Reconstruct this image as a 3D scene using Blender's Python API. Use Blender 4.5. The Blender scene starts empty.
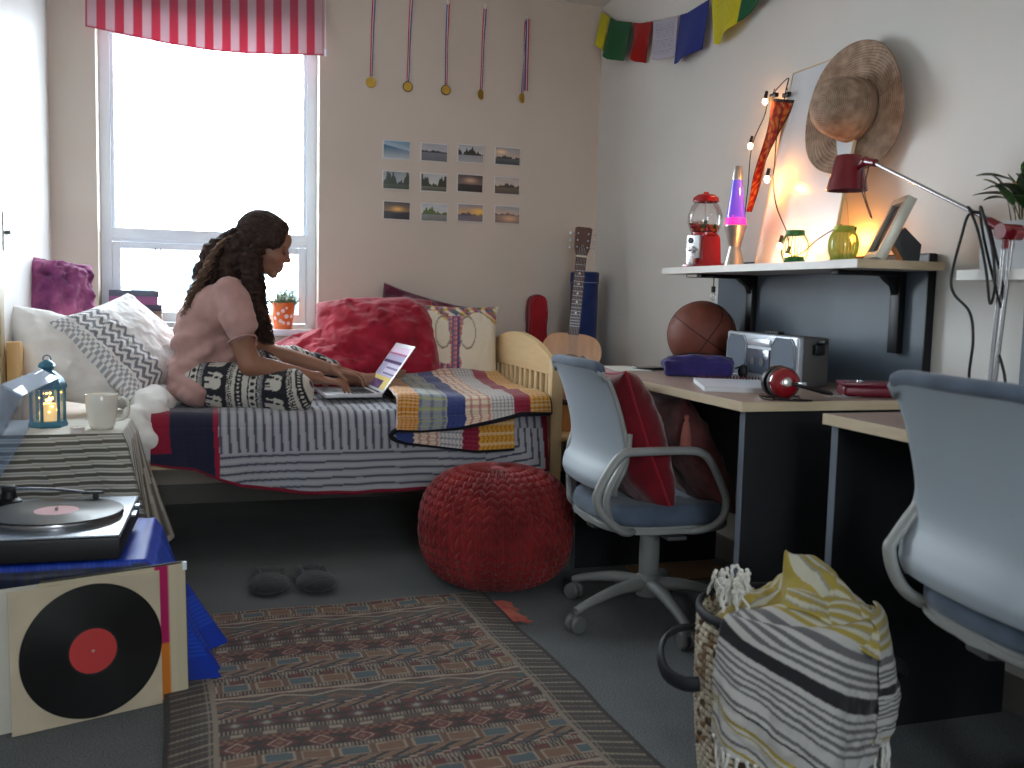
import bpy, bmesh, math, random
import numpy as np
from mathutils import Vector, Matrix, Euler, noise
random.seed(7); PI = math.pi
SC = bpy.context.scene; COL = SC.collection

# ---------------------------------------------------------------- camera
cam_d = bpy.data.cameras.new('camera'); cam = bpy.data.objects.new('camera', cam_d); COL.objects.link(cam)
SC.camera = cam
_psi, _pit, _roll, _f = math.radians(17.5), math.radians(5.2), 0.024, 960.0
_fw = Vector((math.sin(_psi)*math.cos(_pit), math.cos(_psi)*math.cos(_pit), -math.sin(_pit)))
_r = Vector((math.cos(_psi), -math.sin(_psi), 0)); _u = _r.cross(_fw)
_r2 = math.cos(_roll)*_r + math.sin(_roll)*_u; _u2 = -math.sin(_roll)*_r + math.cos(_roll)*_u
m = Matrix((_r2, _u2, -_fw)).transposed().to_4x4(); m.translation = (0, 0, 0.97)
cam.matrix_world = m
cam_d.sensor_width = 36; cam_d.lens = 36*_f/1024; cam_d.clip_start = 0.05; cam_d.clip_end = 200
cam_d.dof.use_dof = True; cam_d.dof.focus_distance = 3.45; cam_d.dof.aperture_fstop = 4.5
# ---------------------------------------------------------------- world and light
W = bpy.data.worlds.new('overcast_sky'); SC.world = W; W.use_nodes = True
nt = W.node_tree; nt.nodes.clear()
wo = nt.nodes.new('ShaderNodeOutputWorld'); bg = nt.nodes.new('ShaderNodeBackground')
tc = nt.nodes.new('ShaderNodeTexCoord'); sp = nt.nodes.new('ShaderNodeSeparateXYZ'); cr = nt.nodes.new('ShaderNodeValToRGB')
mr = nt.nodes.new('ShaderNodeMapRange'); mr.inputs[1].default_value = -1; mr.inputs[2].default_value = 1
nt.links.new(tc.outputs['Generated'], sp.inputs[0]); nt.links.new(sp.outputs[2], mr.inputs[0]); nt.links.new(mr.outputs[0], cr.inputs[0])
cr.color_ramp.elements[0].position = 0.44; cr.color_ramp.elements[0].color = (0.42, 0.45, 0.48, 1)
cr.color_ramp.elements[1].position = 0.56; cr.color_ramp.elements[1].color = (0.86, 0.94, 1.0, 1)
nt.links.new(cr.outputs[0], bg.inputs[0]); bg.inputs[1].default_value = 26.0
nt.links.new(bg.outputs[0], wo.inputs[0])
def area(name, loc, rot, sx, sy, power=None, color=(1, 1, 1), portal=False):
    l = bpy.data.lights.new(name, 'AREA'); l.shape = 'RECTANGLE'; l.size = sx; l.size_y = sy; l.color = color
    if portal: l.cycles.is_portal = True
    else: l.energy = power
    o = bpy.data.objects.new(name, l); COL.objects.link(o); o.location = loc; o.rotation_euler = rot; return o
area('window_portal', (0.01, 4.74, 1.45), (-PI/2, 0, 0), 0.92, 1.32, portal=True)
area('rear_fill_portal', (0.2, -1.96, 1.55), (PI/2, 0, 0), 0.9, 1.1, portal=True)  # added opening behind the camera, there only for fill light
vs = SC.view_settings; vs.view_transform = 'Standard'; vs.look = 'None'; vs.gamma = 1; vs.use_curve_mapping = False; vs.exposure = 0.0
SC.cycles.max_bounces = 10; SC.cycles.diffuse_bounces = 6; SC.cycles.transparent_max_bounces = 24; SC.cycles.sample_clamp_indirect = 6

# ---------------------------------------------------------------- material helpers
def s2l(c):
    c = [x/255 if max(c) > 1 else x for x in c[:3]]
    return tuple(x/12.92 if x <= 0.04045 else ((x+0.055)/1.055)**2.4 for x in c)
class NT:
    def __init__(s, name):
        s.m = bpy.data.materials.new(name); s.m.use_nodes = True; s.t = s.m.node_tree; s.n = s.t.nodes
        s.b = s.n['Principled BSDF']; s.out = s.n['Material Output']; s._c = None
    def add(s, typ, ins=None, **props):
        n = s.n.new('ShaderNode'+typ)
        for k, v in props.items(): setattr(n, k, v)
        for k, v in (ins or {}).items():
            if isinstance(v, bpy.types.NodeSocket): s.t.links.new(v, n.inputs[k])
            else: n.inputs[k].default_value = v
        return n
    def link(s, a, b): s.t.links.new(a, b)
    def coord(s, kind='Object', scale=(1, 1, 1)):
        c = s.add('TexCoord'); return s.add('Mapping', {0: c.outputs[kind], 3: scale}).outputs[0]
    def noise(s, scale, detail=3, co=None, rough=.5, stretch=None):
        co = co or s.coord('Object', stretch or (1, 1, 1))
        return s.add('TexNoise', {'Vector': co, 'Scale': scale, 'Detail': detail, 'Roughness': rough}).outputs[0]
    def ramp(s, fac, stops, interp='LINEAR'):
        r = s.add('ValToRGB', {0: fac}); e = r.color_ramp; e.interpolation = interp
        while len(e.elements) < len(stops): e.elements.new(0.5)
        for el, (p, c) in zip(e.elements, stops): el.position = p; el.color = (*c[:3], 1)
        return r.outputs[0]
    def mix(s, fac, a, b, mode='MIX'):
        n = s.add('Mix', data_type='RGBA', blend_type=mode)
        for i, v in ((0, fac), (6, a), (7, b)):
            if isinstance(v, bpy.types.NodeSocket): s.link(v, n.inputs[i])
            else: n.inputs[i].default_value = v if i == 0 else (*v[:3], 1)
        return n.outputs[2]
    def bump(s, h, strength=.3, dist=.002):
        b = s.add('Bump', {'Height': h, 'Strength': strength, 'Distance': dist}); s.link(b.outputs[0], s.b.inputs['Normal'])
def mat(name, col, rough=.6, metal=0, var=.08, vscale=6, bump=None, spec=.5, coat=0, sheen=0, emit=None, es=0, trans=0, ior=1.45, stretch=None, sss=0):
    """plain surface: colour with slight procedural variation; bump=(scale, strength, distance)"""
    k = NT(name); c = s2l(col)
    if var:
        n = k.noise(vscale, 4, stretch=stretch)
        k.link(k.ramp(n, [(.3, [x*(1-var) for x in c]), (.7, [min(1, x*(1+var)) for x in c])]), k.b.inputs['Base Color'])
    else: k.b.inputs['Base Color'].default_value = (*c, 1)
    B = k.b.inputs; B['Roughness'].default_value = rough; B['Metallic'].default_value = metal
    B['Specular IOR Level'].default_value = spec; B['Coat Weight'].default_value = coat; B['Sheen Weight'].default_value = sheen
    B['Transmission Weight'].default_value = trans; B['IOR'].default_value = ior
    if emit: B['Emission Color'].default_value = (*s2l(emit), 1); B['Emission Strength'].default_value = es
    if bump: k.bump(k.noise(bump[0], 3), bump[1], bump[2])
    return k.m
def wood(name, c1, c2, rough=.45, stretch=(1, 12, 12), scale=3.0):
    k = NT(name); n = k.noise(scale, 5, stretch=stretch, rough=.6)
    k.link(k.ramp(n, [(.3, s2l(c1)), (.7, s2l(c2))]), k.b.inputs['Base Color'])
    k.b.inputs['Roughness'].default_value = rough; k.bump(n, .08, .001); return k.m
def fabric(name, col, col2=None, scale=400, rough=.9, bumpd=.0012, var=.12, sheen=.2, wr=5):
    """woven cloth: fine weave plus broad wrinkles in the bump"""
    k = NT(name); c = s2l(col); c2 = s2l(col2) if col2 else [min(1, x*(1+var)+.003) for x in c]
    n = k.noise(9, 5); w = k.noise(scale, 2)
    k.link(k.ramp(n, [(.35, c), (.65, c2)]), k.b.inputs['Base Color'])
    k.b.inputs['Roughness'].default_value = rough; k.b.inputs['Sheen Weight'].default_value = sheen
    k.b.inputs['Specular IOR Level'].default_value = .2
    a = k.add('Math', {0: k.noise(wr, 3), 1: 12.0}, operation='MULTIPLY'); b = k.add('Math', {0: a.outputs[0], 1: w}, operation='ADD')
    k.bump(b.outputs[0], .35, bumpd); return k.m
def attr_mat(name, rough=.9, bump=(500, .3, .001), sheen=.15, spec=.25, trans=0):
    """cloth or print whose woven pattern is stored as a colour attribute"""
    k = NT(name); a = k.add('Attribute', attribute_name='pattern')
    k.link(a.outputs['Color'], k.b.inputs['Base Color']); k.b.inputs['Roughness'].default_value = rough
    k.b.inputs['Sheen Weight'].default_value = sheen; k.b.inputs['Specular IOR Level'].default_value = spec
    if bump: k.bump(k.noise(bump[0], 2), bump[1], bump[2])
    if trans:
        t = k.add('BsdfTranslucent', {'Color': a.outputs['Color']}); mx = k.add('MixShader', {0: trans, 1: k.b.outputs[0], 2: t.outputs[0]})
        k.link(mx.outputs[0], k.out.inputs[0])
    return k.m
def glass(name, tint=(1, 1, 1), refl=.08, rough=.02, dens=0):
    """thin clear sheet: mostly see-through with a soft reflection"""
    k = NT(name); tr = k.add('BsdfTransparent', {'Color': (*tint, 1)}); gl = k.add('BsdfGlossy', {'Roughness': rough})
    fr = k.add('Fresnel', {'IOR': 1.45}); a = k.add('Math', {0: fr.outputs[0], 1: .55, 2: refl}, operation='MULTIPLY_ADD')
    mx = k.add('MixShader', {0: a.outputs[0], 1: tr.outputs[0], 2: gl.outputs[0]})
    if dens:
        df = k.add('BsdfDiffuse', {'Color': (*[min(1, t*1.2) for t in tint], 1)}); m2 = k.add('MixShader', {0: dens, 1: mx.outputs[0], 2: df.outputs[0]}); mx = m2
    k.link(mx.outputs[0], k.out.inputs[0]); k.n.remove(k.b); return k.m
def emis(name, col, st):
    k = NT(name); k.b.inputs['Base Color'].default_value = (*s2l(col), 1)
    k.b.inputs['Emission Color'].default_value = (*s2l(col), 1); k.b.inputs['Emission Strength'].default_value = st; return k.m

# ---------------------------------------------------------------- mesh helpers
def R3(rx=0, ry=0, rz=0): return Euler((rx, ry, rz)).to_matrix().to_4x4()
def T(x, y, z): return Matrix.Translation((x, y, z))
def align(d):
    return Vector(d).normalized().to_track_quat('Z', 'Y').to_matrix().to_4x4()
class MB:
    """collects shapes and links them as ONE mesh object"""
    def __init__(s): s.v = []; s.f = []; s.mi = []; s.uv = None; s.cur = 0
    def add(s, vs, fs, M=None):
        o = len(s.v)
        s.v += [tuple(M @ Vector(v)) if M is not None else tuple(v) for v in vs]
        for f in fs: s.f.append([i+o for i in f]); s.mi.append(s.cur)
        return s
    def bm(s, b, M=None):
        b.verts.index_update(); s.add([v.co[:] for v in b.verts], [[v.index for v in f.verts] for f in b.faces], M); b.free(); return s
    def box(s, c, size, M=None, bev=.004, seg=2):
        b = bmesh.new(); bmesh.ops.create_cube(b, size=1)
        for v in b.verts: v.co = Vector((v.co.x*size[0], v.co.y*size[1], v.co.z*size[2]))
        if bev: bmesh.ops.bevel(b, geom=b.edges[:], offset=min(bev, min(size)*.45), segments=seg, affect='EDGES', profile=.6)
        for v in b.verts: v.co += Vector(c)
        return s.bm(b, M)
    def bx(s, x0, x1, y0, y1, z0, z1, M=None, bev=.004): return s.box(((x0+x1)/2, (y0+y1)/2, (z0+z1)/2), (x1-x0, y1-y0, z1-z0), M, bev)
    def lathe(s, prof, M=None, n=32, a0=0, a1=2*PI):
        full = abs(a1-a0-2*PI) < 1e-6; cols = n if full else n+1; vs = []; fs = []; P = len(prof)
        for i in range(cols):
            a = a0+(a1-a0)*i/n
            for r, z in prof: vs.append((r*math.cos(a), r*math.sin(a), z))
        for i in range(n):
            j = (i+1) % cols
            for k in range(P-1): fs.append([i*P+k, j*P+k, j*P+k+1, i*P+k+1])
        return s.add(vs, fs, M)
    def cyl(s, p0, p1, r0, r1=None, n=16, M=None, bev=0):
        r1 = r0 if r1 is None else r1; p0 = Vector(p0); p1 = Vector(p1); L = (p1-p0).length
        A = T(*p0) @ align(p1-p0)
        pr = [(0, 0), (r0, 0), (r1, L), (0, L)] if not bev else [(0, 0), (r0-bev, 0), (r0, bev), (r1, L-bev), (r1-bev, L), (0, L)]
        return s.lathe(pr, (M @ A) if M is not None else A, n)
    def tube(s, pts, r, n=8, closed=False, M=None, cap=True, sub=0, flat=None):
        pts = [Vector(p) for p in pts]
        rs = list(r) if hasattr(r, '__len__') else [r]*len(pts)
        if sub: pts, rs = crom(pts, sub, closed, rs)
        N = len(pts); vs = []; fs = []; up = None
        for i, p in enumerate(pts):
            a = pts[(i-1) % N] if (closed or i > 0) else p; b = pts[(i+1) % N] if (closed or i < N-1) else p
            t = (b-a).normalized() if (b-a).length > 1e-9 else Vector((0, 0, 1))
            if up is None: up = Vector((0, 0, 1)) if abs(t.z) < .9 else Vector((1, 0, 0))
            x = up.cross(t)
            if x.length < 1e-6: x = t.orthogonal()
            x.normalize(); y = t.cross(x).normalized(); up = y
            rr = rs[i]; fx, fy = flat or (1, 1)
            for k in range(n):
                q = 2*PI*k/n; vs.append(p + x*(math.cos(q)*rr*fx) + y*(math.sin(q)*rr*fy))
        for i in range(N if closed else N-1):
            j = (i+1) % N
            for k in range(n): fs.append([i*n+k, i*n+(k+1) % n, j*n+(k+1) % n, j*n+k])
        if not closed and cap: fs.append(list(range(n))[::-1]); fs.append([(N-1)*n+k for k in range(n)])
        return s.add(vs, fs, M)
    def prism(s, out, t, M=None, bev=0):
        """outline in XY extruded along +Z by t"""
        b = bmesh.new(); vs = [b.verts.new((x, y, 0)) for x, y in out]; f = b.faces.new(vs)
        r = bmesh.ops.extrude_face_region(b, geom=[f])
        for v in [g for g in r['geom'] if isinstance(g, bmesh.types.BMVert)]: v.co.z += t
        if bev: bmesh.ops.bevel(b, geom=[e for e in b.edges if abs(e.verts[0].co.z-e.verts[1].co.z) < 1e-7], offset=bev, segments=2, affect='EDGES')
        bmesh.ops.recalc_face_normals(b, faces=b.faces[:])
        return s.bm(b, M)
    def ell(s, c, r, M=None, nu=20, nv=12):
        r = (r, r, r) if not hasattr(r, '__len__') else r; vs = [(0, 0, -1)]; fs = []
        for j in range(1, nv):
            a = -PI/2+PI*j/nv
            for i in range(nu): q = 2*PI*i/nu; vs.append((math.cos(a)*math.cos(q), math.cos(a)*math.sin(q), math.sin(a)))
        vs.append((0, 0, 1)); L = len(vs)-1
        for i in range(nu):
            k = (i+1) % nu; fs.append([0, 1+k, 1+i]); fs.append([L, 1+(nv-2)*nu+i, 1+(nv-2)*nu+k])
            for j in range(nv-2): fs.append([1+j*nu+i, 1+j*nu+k, 1+(j+1)*nu+k, 1+(j+1)*nu+i])
        A = Matrix.Translation(c) @ Matrix.Diagonal((*r, 1)); return s.add(vs, fs, M @ A if M is not None else A)
    def build(s, name, mats, parent=None, world=False, smooth=40, shift=None):
        me = bpy.data.meshes.new(name); me.from_pydata(s.v, [], s.f)
        mats = mats if isinstance(mats, (list, tuple)) else [mats]
        for q in mats: me.materials.append(q)
        if len(mats) > 1: me.polygons.foreach_set('material_index', s.mi)
        me.update(); return finish(me, name, parent, world, smooth, shift)
def finish(me, name, parent=None, world=False, smooth=40, shift=None):
    b = bmesh.new(); b.from_mesh(me); bmesh.ops.recalc_face_normals(b, faces=b.faces[:]); b.to_mesh(me); b.free()
    if shift is not None: me.transform(Matrix.Translation(-Vector(shift)))
    if world and parent is not None: me.transform(WM(parent).inverted())
    if smooth:
        me.polygons.foreach_set('use_smooth', [True]*len(me.polygons))
        if smooth < 180: me.set_sharp_from_angle(angle=math.radians(smooth))
    o = bpy.data.objects.new(name, me); COL.objects.link(o)
    if parent is not None: o.parent = parent
    if shift is not None: o.location = shift
    return o
def WM(o):
    M = Matrix.LocRotScale(o.location, o.rotation_euler, o.scale)
    return WM(o.parent) @ M if o.parent else M
def crom(pts, sub, closed=False, rs=None):
    out = []; ro = []; N = len(pts); rs = rs or [0]*N
    for i in range(N if closed else N-1):
        if closed: q = [pts[(i+d) % N] for d in (-1, 0, 1, 2)]; w = [rs[i], rs[(i+1) % N]]
        else: q = [pts[max(0, i-1)], pts[i], pts[i+1], pts[min(N-1, i+2)]]; w = [rs[i], rs[i+1]]
        for k in range(sub):
            t = k/sub; out.append(.5*((2*q[1])+(-q[0]+q[2])*t+(2*q[0]-5*q[1]+4*q[2]-q[3])*t*t+(-q[0]+3*q[1]-3*q[2]+q[3])*t**3)); ro.append(w[0]*(1-t)+w[1]*t)
    if not closed: out.append(pts[-1]); ro.append(rs[-1])
    return out, ro
def setp(o, label=None, cat=None, group=None, kind=None):
    if label: o['label'] = label
    if cat: o['category'] = cat
    if group: o['group'] = group
    if kind: o['kind'] = kind
    return o
def thing(name, label, cat, loc=(0, 0, 0), rz=0, group=None):
    o = bpy.data.objects.new(name, None); o.empty_display_size = .05; COL.objects.link(o); o.location = loc; o.rotation_euler = (0, 0, rz)
    return setp(o, label, cat, group)
def struct(o): o['kind'] = 'structure'; return o
def copy_tree(o, parent=None):
    c = o.copy(); COL.objects.link(c)
    if parent is not None: c.parent = parent
    for ch in list(o.children): copy_tree(ch, c)
    return c
def set_colors(me, cols):
    a = me.color_attributes.new('pattern', 'FLOAT_COLOR', 'POINT')
    arr = np.ones((len(me.vertices), 4), dtype=np.float32); arr[:, :3] = cols; a.data.foreach_set('color', arr.ravel())
def grid(name, nu, nv, pos, mats, parent=None, col=None, thick=0, world=False, closed_u=False, smooth=180, sub=0):
    """sheet mesh of nu x nv quads; pos(u,v)->xyz, col(U,V arrays)->rgb arrays (linear)"""
    us = [i/nu for i in range(nu+1)]; vsn = [j/nv for j in range(nv+1)]
    P = [tuple(pos(u, v)) for v in vsn for u in us]; w = nu+1
    F = [[j*w+i, j*w+i+1, (j+1)*w+i+1, (j+1)*w+i] for j in range(nv) for i in range(nu)]
    me = bpy.data.meshes.new(name); me.from_pydata(P, [], F); me.update()
    cols = None
    if col is not None:
        U, V = np.meshgrid(np.array(us), np.array(vsn)); cols = np.clip(np.stack(col(U, V), -1), 0, 1).reshape(-1, 3)
    if thick:
        nrm = np.array([v.normal[:] for v in me.vertices]); PP = np.array(P); Q = PP-nrm*thick; n = len(P)
        F2 = F + [[i+n for i in f][::-1] for f in F]
        rim = [i for i in range(nu+1)] + [j*w+nu for j in range(1, nv+1)] + [nv*w+i for i in range(nu-1, -1, -1)] + [j*w for j in range(nv-1, 0, -1)]
        for a, b in zip(rim, rim[1:]+rim[:1]): F2.append([b, a, a+n, b+n])
        bpy.data.meshes.remove(me); me = bpy.data.meshes.new(name); me.from_pydata([tuple(p) for p in PP]+[tuple(p) for p in Q], [], F2); me.update()
        if cols is not None: cols = np.concatenate([cols, cols])
    if cols is not None: set_colors(me, cols)
    for q in (mats if isinstance(mats, (list, tuple)) else [mats]): me.materials.append(q)
    return finish(me, name, parent, world, smooth)
def remesh(name, mb, mats, parent=None, voxel=.005, smooth_it=4, disp=None, world=False, colfn=None, push=None):
    """fuse overlapping volumes into one continuous skin"""
    me = bpy.data.meshes.new('t'); me.from_pydata(mb.v, [], mb.f)
    b = bmesh.new(); b.from_mesh(me); bmesh.ops.recalc_face_normals(b, faces=b.faces[:]); b.to_mesh(me); b.free()
    o = bpy.data.objects.new('t', me); COL.objects.link(o)
    r = o.modifiers.new('r', 'REMESH'); r.mode = 'VOXEL'; r.voxel_size = voxel
    s = o.modifiers.new('s', 'SMOOTH'); s.factor = .5; s.iterations = smooth_it
    dg = bpy.context.evaluated_depsgraph_get(); out = bpy.data.meshes.new_from_object(o.evaluated_get(dg))
    bpy.data.objects.remove(o); bpy.data.meshes.remove(me)
    if disp:
        nr = [v.normal.copy() for v in out.vertices]
        for v, n in zip(out.vertices, nr): v.co += n*disp(v.co, n)
    if colfn: set_colors(out, np.array([colfn(v.co) for v in out.vertices]))
    out.materials.clear()
    for q in (mats if isinstance(mats, (list, tuple)) else [mats]): out.materials.append(q)
    out.name = name
    return finish(out, name, parent, world, 180)
def cone2(mb, a, b, ra, rb, n=16):
    """round-ended tapered limb segment"""
    a = Vector(a); b = Vector(b); L = (b-a).length; pr = []
    for i in range(7): q = -PI/2+PI/2*i/6; pr.append((max(0, ra*math.cos(q)), ra*math.sin(q)))
    for i in range(7): q = PI/2*i/6; pr.append((max(0, rb*math.cos(q)), L+rb*math.sin(q)))
    mb.lathe(pr, T(*a) @ align(b-a), n)
def nz(p, s, seed=0): return noise.noise(Vector(p)*s+Vector((seed, seed*1.7, -seed)))
# ================================================================ THE ROOM
XL, XR, YB, YF, ZC = -0.645, 1.85, 4.53, -1.9, 2.40
k = NT('wall_paint'); n_ = k.noise(2.5, 3); k.link(k.ramp(n_, [(.3, s2l((208, 206, 200))), (.7, s2l((215, 213, 207)))]), k.b.inputs['Base Color'])
k.b.inputs['Roughness'].default_value = .5; k.bump(k.noise(220, 2), .06, .0006); M_WALL = k.m
k = NT('beige_wall_paint'); n_ = k.noise(2.5, 3); k.link(k.ramp(n_, [(.3, s2l((203, 191, 179))), (.7, s2l((208, 197, 185)))]), k.b.inputs['Base Color'])
k.b.inputs['Roughness'].default_value = .55; k.bump(k.noise(220, 2), .06, .0006); M_WALLB = k.m
M_WALLL = mat('white_gloss_paint', (232, 234, 234), rough=.32, var=.02)
M_CEIL = mat('ceiling_paint', (225, 224, 220), rough=.9, var=.02, bump=(120, .1, .001))
M_UPVC = mat('window_frame_white', (230, 240, 250), rough=.35, var=.02)
k = NT('loop_carpet'); co = k.coord('Object'); n1 = k.noise(260, 2, co); n2 = k.noise(5, 3, co)
c_ = k.ramp(n1, [(.3, s2l((84, 88, 90))), (.72, s2l((136, 140, 141)))]); c2_ = k.ramp(n2, [(.3, (.88,)*3), (.7, (1.05,)*3)])
k.link(k.mix(1.0, c_, c2_, 'MULTIPLY'), k.b.inputs['Base Color']); k.b.inputs['Roughness'].default_value = .95; k.b.inputs['Specular IOR Level'].default_value = .1
k.bump(n1, .8, .004); M_CARPET = k.m
struct(MB().bx(XL-.15, XR+.15, YF-.15, YB+.3, -.1, 0, bev=0).build('floor', M_CARPET, smooth=0))
struct(MB().bx(XL-.15, XR+.15, YF-.15, YB+.3, ZC, ZC+.1, bev=0).build('ceiling', M_CEIL, smooth=0))
WX0, WX1, WZ0, WZ1 = -0.462, 0.478, 0.795, 2.12
w = MB(); w.bx(XL-.15, WX0, YB, YB+.22, 0, ZC, bev=0); w.bx(WX1, XR+.15, YB, YB+.22, 0, ZC, bev=0)
w.bx(WX0, WX1, YB, YB+.22, 0, WZ0, bev=0); w.bx(WX0, WX1, YB, YB+.22, WZ1, ZC, bev=0)
struct(w.build('wall_back', M_WALLB, smooth=0))
struct(MB().bx(XR, XR+.15, YF, YB, 0, ZC, bev=0).build('wall_right', M_WALL, smooth=0))
struct(MB().bx(XL-.15, XL, YF, YB, 0, ZC, bev=0).build('wall_left', M_WALLL, smooth=0))
# wall behind the photographer, with an opening added to let in fill light
RX0, RX1, RZ0, RZ1 = -0.2, .6, 1.05, 2.05
w = MB(); w.bx(XL-.15, RX0, YF-.15, YF, 0, ZC, bev=0); w.bx(RX1, XR+.15, YF-.15, YF, 0, ZC, bev=0)
w.bx(RX0, RX1, YF-.15, YF, 0, RZ0, bev=0); w.bx(RX0, RX1, YF-.15, YF, RZ1, ZC, bev=0)
struct(w.build('wall_front', M_WALL, smooth=0))
# window_1: frame, mullion rail, opening lower sash, panes, latch
W1 = struct(thing('window_1', None, None, (0.008, 4.68, WZ0)))
f = MB(); Y0, Y1 = 4.65, 4.71
f.bx(WX0, WX0+.045, Y0, Y1, WZ0, WZ1); f.bx(WX1-.045, WX1, Y0, Y1, WZ0, WZ1)
f.bx(WX0+.045, WX1-.045, Y0, Y1, WZ1-.045, WZ1); f.bx(WX0+.045, WX1-.045, Y0, Y1, WZ0, WZ0+.02)
f.bx(WX0+.045, WX1-.045, Y0-.01, Y1, 1.175, 1.235); f.bx(WX0+.045, WX1-.045, Y0-.018, Y0-.01, 1.185, 1.2)
f.bx(WX0+.045, WX0+.06, Y0+.01, Y1-.01, 1.235, WZ1-.045); f.bx(WX1-.06, WX1-.045, Y0+.01, Y1-.01, 1.235, WZ1-.045)
f.build('window_frame', M_UPVC, W1, True)
f = MB(); a, b_, z0, z1 = WX0+.047, WX1-.047, WZ0+.022, 1.173
f.bx(a, a+.035, Y0-.006, Y1-.015, z0, z1); f.bx(b_-.035, b_, Y0-.006, Y1-.015, z0, z1)
f.bx(a+.035, b_-.035, Y0-.006, Y1-.015, z1-.03, z1); f.bx(a+.035, b_-.035, Y0-.006, Y1-.015, z0, z0+.045)
sash = f.build('window_sash', M_UPVC, W1, True)
M_PANE = glass('window_glass', (.97, .99, 1), .0)
MB().bx(a+.035, b_-.035, 4.672, 4.676, z0+.045, z1-.03, bev=0).build('pane', M_PANE, sash, True, smooth=0)
MB().bx(WX0+.06, WX1-.06, 4.676, 4.68, 1.235, WZ1-.045, bev=0).build('pane', M_PANE, W1, True, smooth=0)
lt = MB(); lt.tube([(-.235, 4.636, 1.146), (-.235, 4.628, 1.135), (-.235, 4.628, 1.118), (-.212, 4.628, 1.118), (-.212, 4.628, 1.135), (-.212, 4.636, 1.146)], .0028, 6)
lt.build('sash_latch', mat('latch_metal', (120, 124, 128), .3, .9, 0), sash, True)
MB().bx(WX0+.045, WX0+.057, 4.625, 4.65, .88, .96).build('sash_stay', M_UPVC, W1, True)
struct(MB().bx(WX0-.02, WX1+.02, YB-.035, 4.655, WZ0-.03, WZ0, bev=.006).build('trim_1', M_UPVC)).name = 'trim_1'
W2 = struct(thing('fill_opening', None, None, ((RX0+RX1)/2, YF-.08, RZ0)))  # frame of the added fill opening, not a known window
f = MB(); f.bx(RX0, RX0+.05, YF-.1, YF-.05, RZ0, RZ1); f.bx(RX1-.05, RX1, YF-.1, YF-.05, RZ0, RZ1); f.bx(RX0+.05, RX1-.05, YF-.1, YF-.05, RZ1-.05, RZ1)
f.bx(RX0+.05, RX1-.05, YF-.1, YF-.05, RZ0, RZ0+.05); f.bx(.18, .22, YF-.1, YF-.05, RZ0+.05, RZ1-.05)
f.build('window_frame', M_UPVC, W2, True)
# door frame with its strike plate at the left edge
M_OAKTRIM = wood('door_frame_wood', (150, 132, 92), (172, 152, 110), stretch=(12, 12, 1))
D1 = struct(thing('door_1', None, None, (XL+.01, 3.30, 0)))
f = MB(); f.bx(XL, XL+.012, 3.385, 3.447, 0, 2.05); f.bx(XL, XL+.012, 2.4, 2.46, 0, 2.05); f.bx(XL, XL+.012, 2.4, 3.447, 2.05, 2.11); f.build('door_frame', M_OAKTRIM, D1, True)
MB().bx(XL, XL+.008, 2.46, 3.385, 0.005, 2.05).build('door_leaf', M_WALLL, D1, True)
f = MB(); f.bx(XL+.0, XL+.006, 3.50, 3.56, 1.08, 1.205, bev=.002); f.cyl((XL+.004, 3.53, 1.14), (XL+.022, 3.53, 1.14), .006); f.bx(XL+.016, XL+.024, 3.515, 3.56, 1.134, 1.146, bev=.002)
f.build('strike_plate', mat('brushed_plate', (120, 122, 122), .35, .8, 0), D1, True)
M_BASE = mat('baseboard_vinyl', (120, 116, 110), .5, var=.04)
struct(MB().bx(XR-.012, XR, YF, YB, 0, .09).build('baseboard_right', M_BASE)); struct(MB().bx(XL+.0, XR-.012, YB-.012, YB, 0, .09).build('baseboard_back', M_BASE))
struct(MB().bx(XL, XL+.012, 3.45, YB-.012, 0, .09).build('baseboard_left', M_BASE))

# pale apartment block across the street, seen faintly through the lower pane
M_FAC = mat('pale_facade', (226, 224, 220), .9, var=.03); M_FWIN = mat('facade_window', (56, 66, 76), .4, var=.05)
bl = thing('apartment_building', 'pale apartment building outside, seen through the lower window pane', 'building', (-1.0, 26, -6))
MB().bx(-4.2, -.2, 26, 30, -6, 1.9).build('facade', M_FAC, bl, True)
MB().bx(-4.4, 0.0, 25.8, 30, 1.9, 2.15).build('roof', mat('roof_grey', (150, 155, 160), .8), bl, True)
for i in range(4):
    for j in range(3):
        x = -3.9+i*1.0; z = 1.72-j*1.5
        MB().bx(x, x+.55, 25.93, 26.05, z-.9, z).build('window', M_FWIN, bl, True)
bl = thing('office_block', 'pale blue-grey building farther right outside the window', 'building', (1.5, 34, -6))
MB().bx(-.6, 5.0, 34, 38, -6, 1.6).build('facade', mat('blue_facade', (196, 206, 214), .8), bl, True)
for i in range(4): MB().bx(-.2+i*1.3, .5+i*1.3, 33.93, 34.05, .1, 1.25).build('window', M_FWIN, bl, True)

# ================================================================ ROMAN SHADE
def shade_col(U, V):
    s = (U*13.6+.42) % 1; red = np.array(s2l((198, 90, 112))); pale = np.array(s2l((208, 184, 190)))
    m_ = (s < .5)[..., None]; hem = (V < .03)[..., None]
    c = np.where(m_, red, pale); return np.moveaxis(np.where(hem, red*.8, c), -1, 0)
sh = thing('window_shade', 'red and pale pink striped fabric shade over the top of the window', 'window shade', (0, 4.5, 2.36))
SX0, SX1 = -.492, .488
def shade_pos(u, v):
    x = SX0+(SX1-SX0)*u; zb = float(np.interp(u, [0, .16, .33, .5, .66, .85, 1], [2.05, 2.027, 2.010, 2.003, 2.002, 2.010, 2.024]))
    return (x, 4.492-.012*math.sin(u*9)*(1-v)-.02*(1-v)**2, zb+(2.36-zb)*v)
grid('shade_cloth', 218, 30, shade_pos, attr_mat('striped_shade_cloth', bump=(600, .2, .0005), trans=.45), sh, shade_col, thick=.0015, world=True)
MB().bx(SX0, SX1, 4.485, 4.528, 2.35, 2.385).build('headrail', M_UPVC, sh, True)
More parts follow.
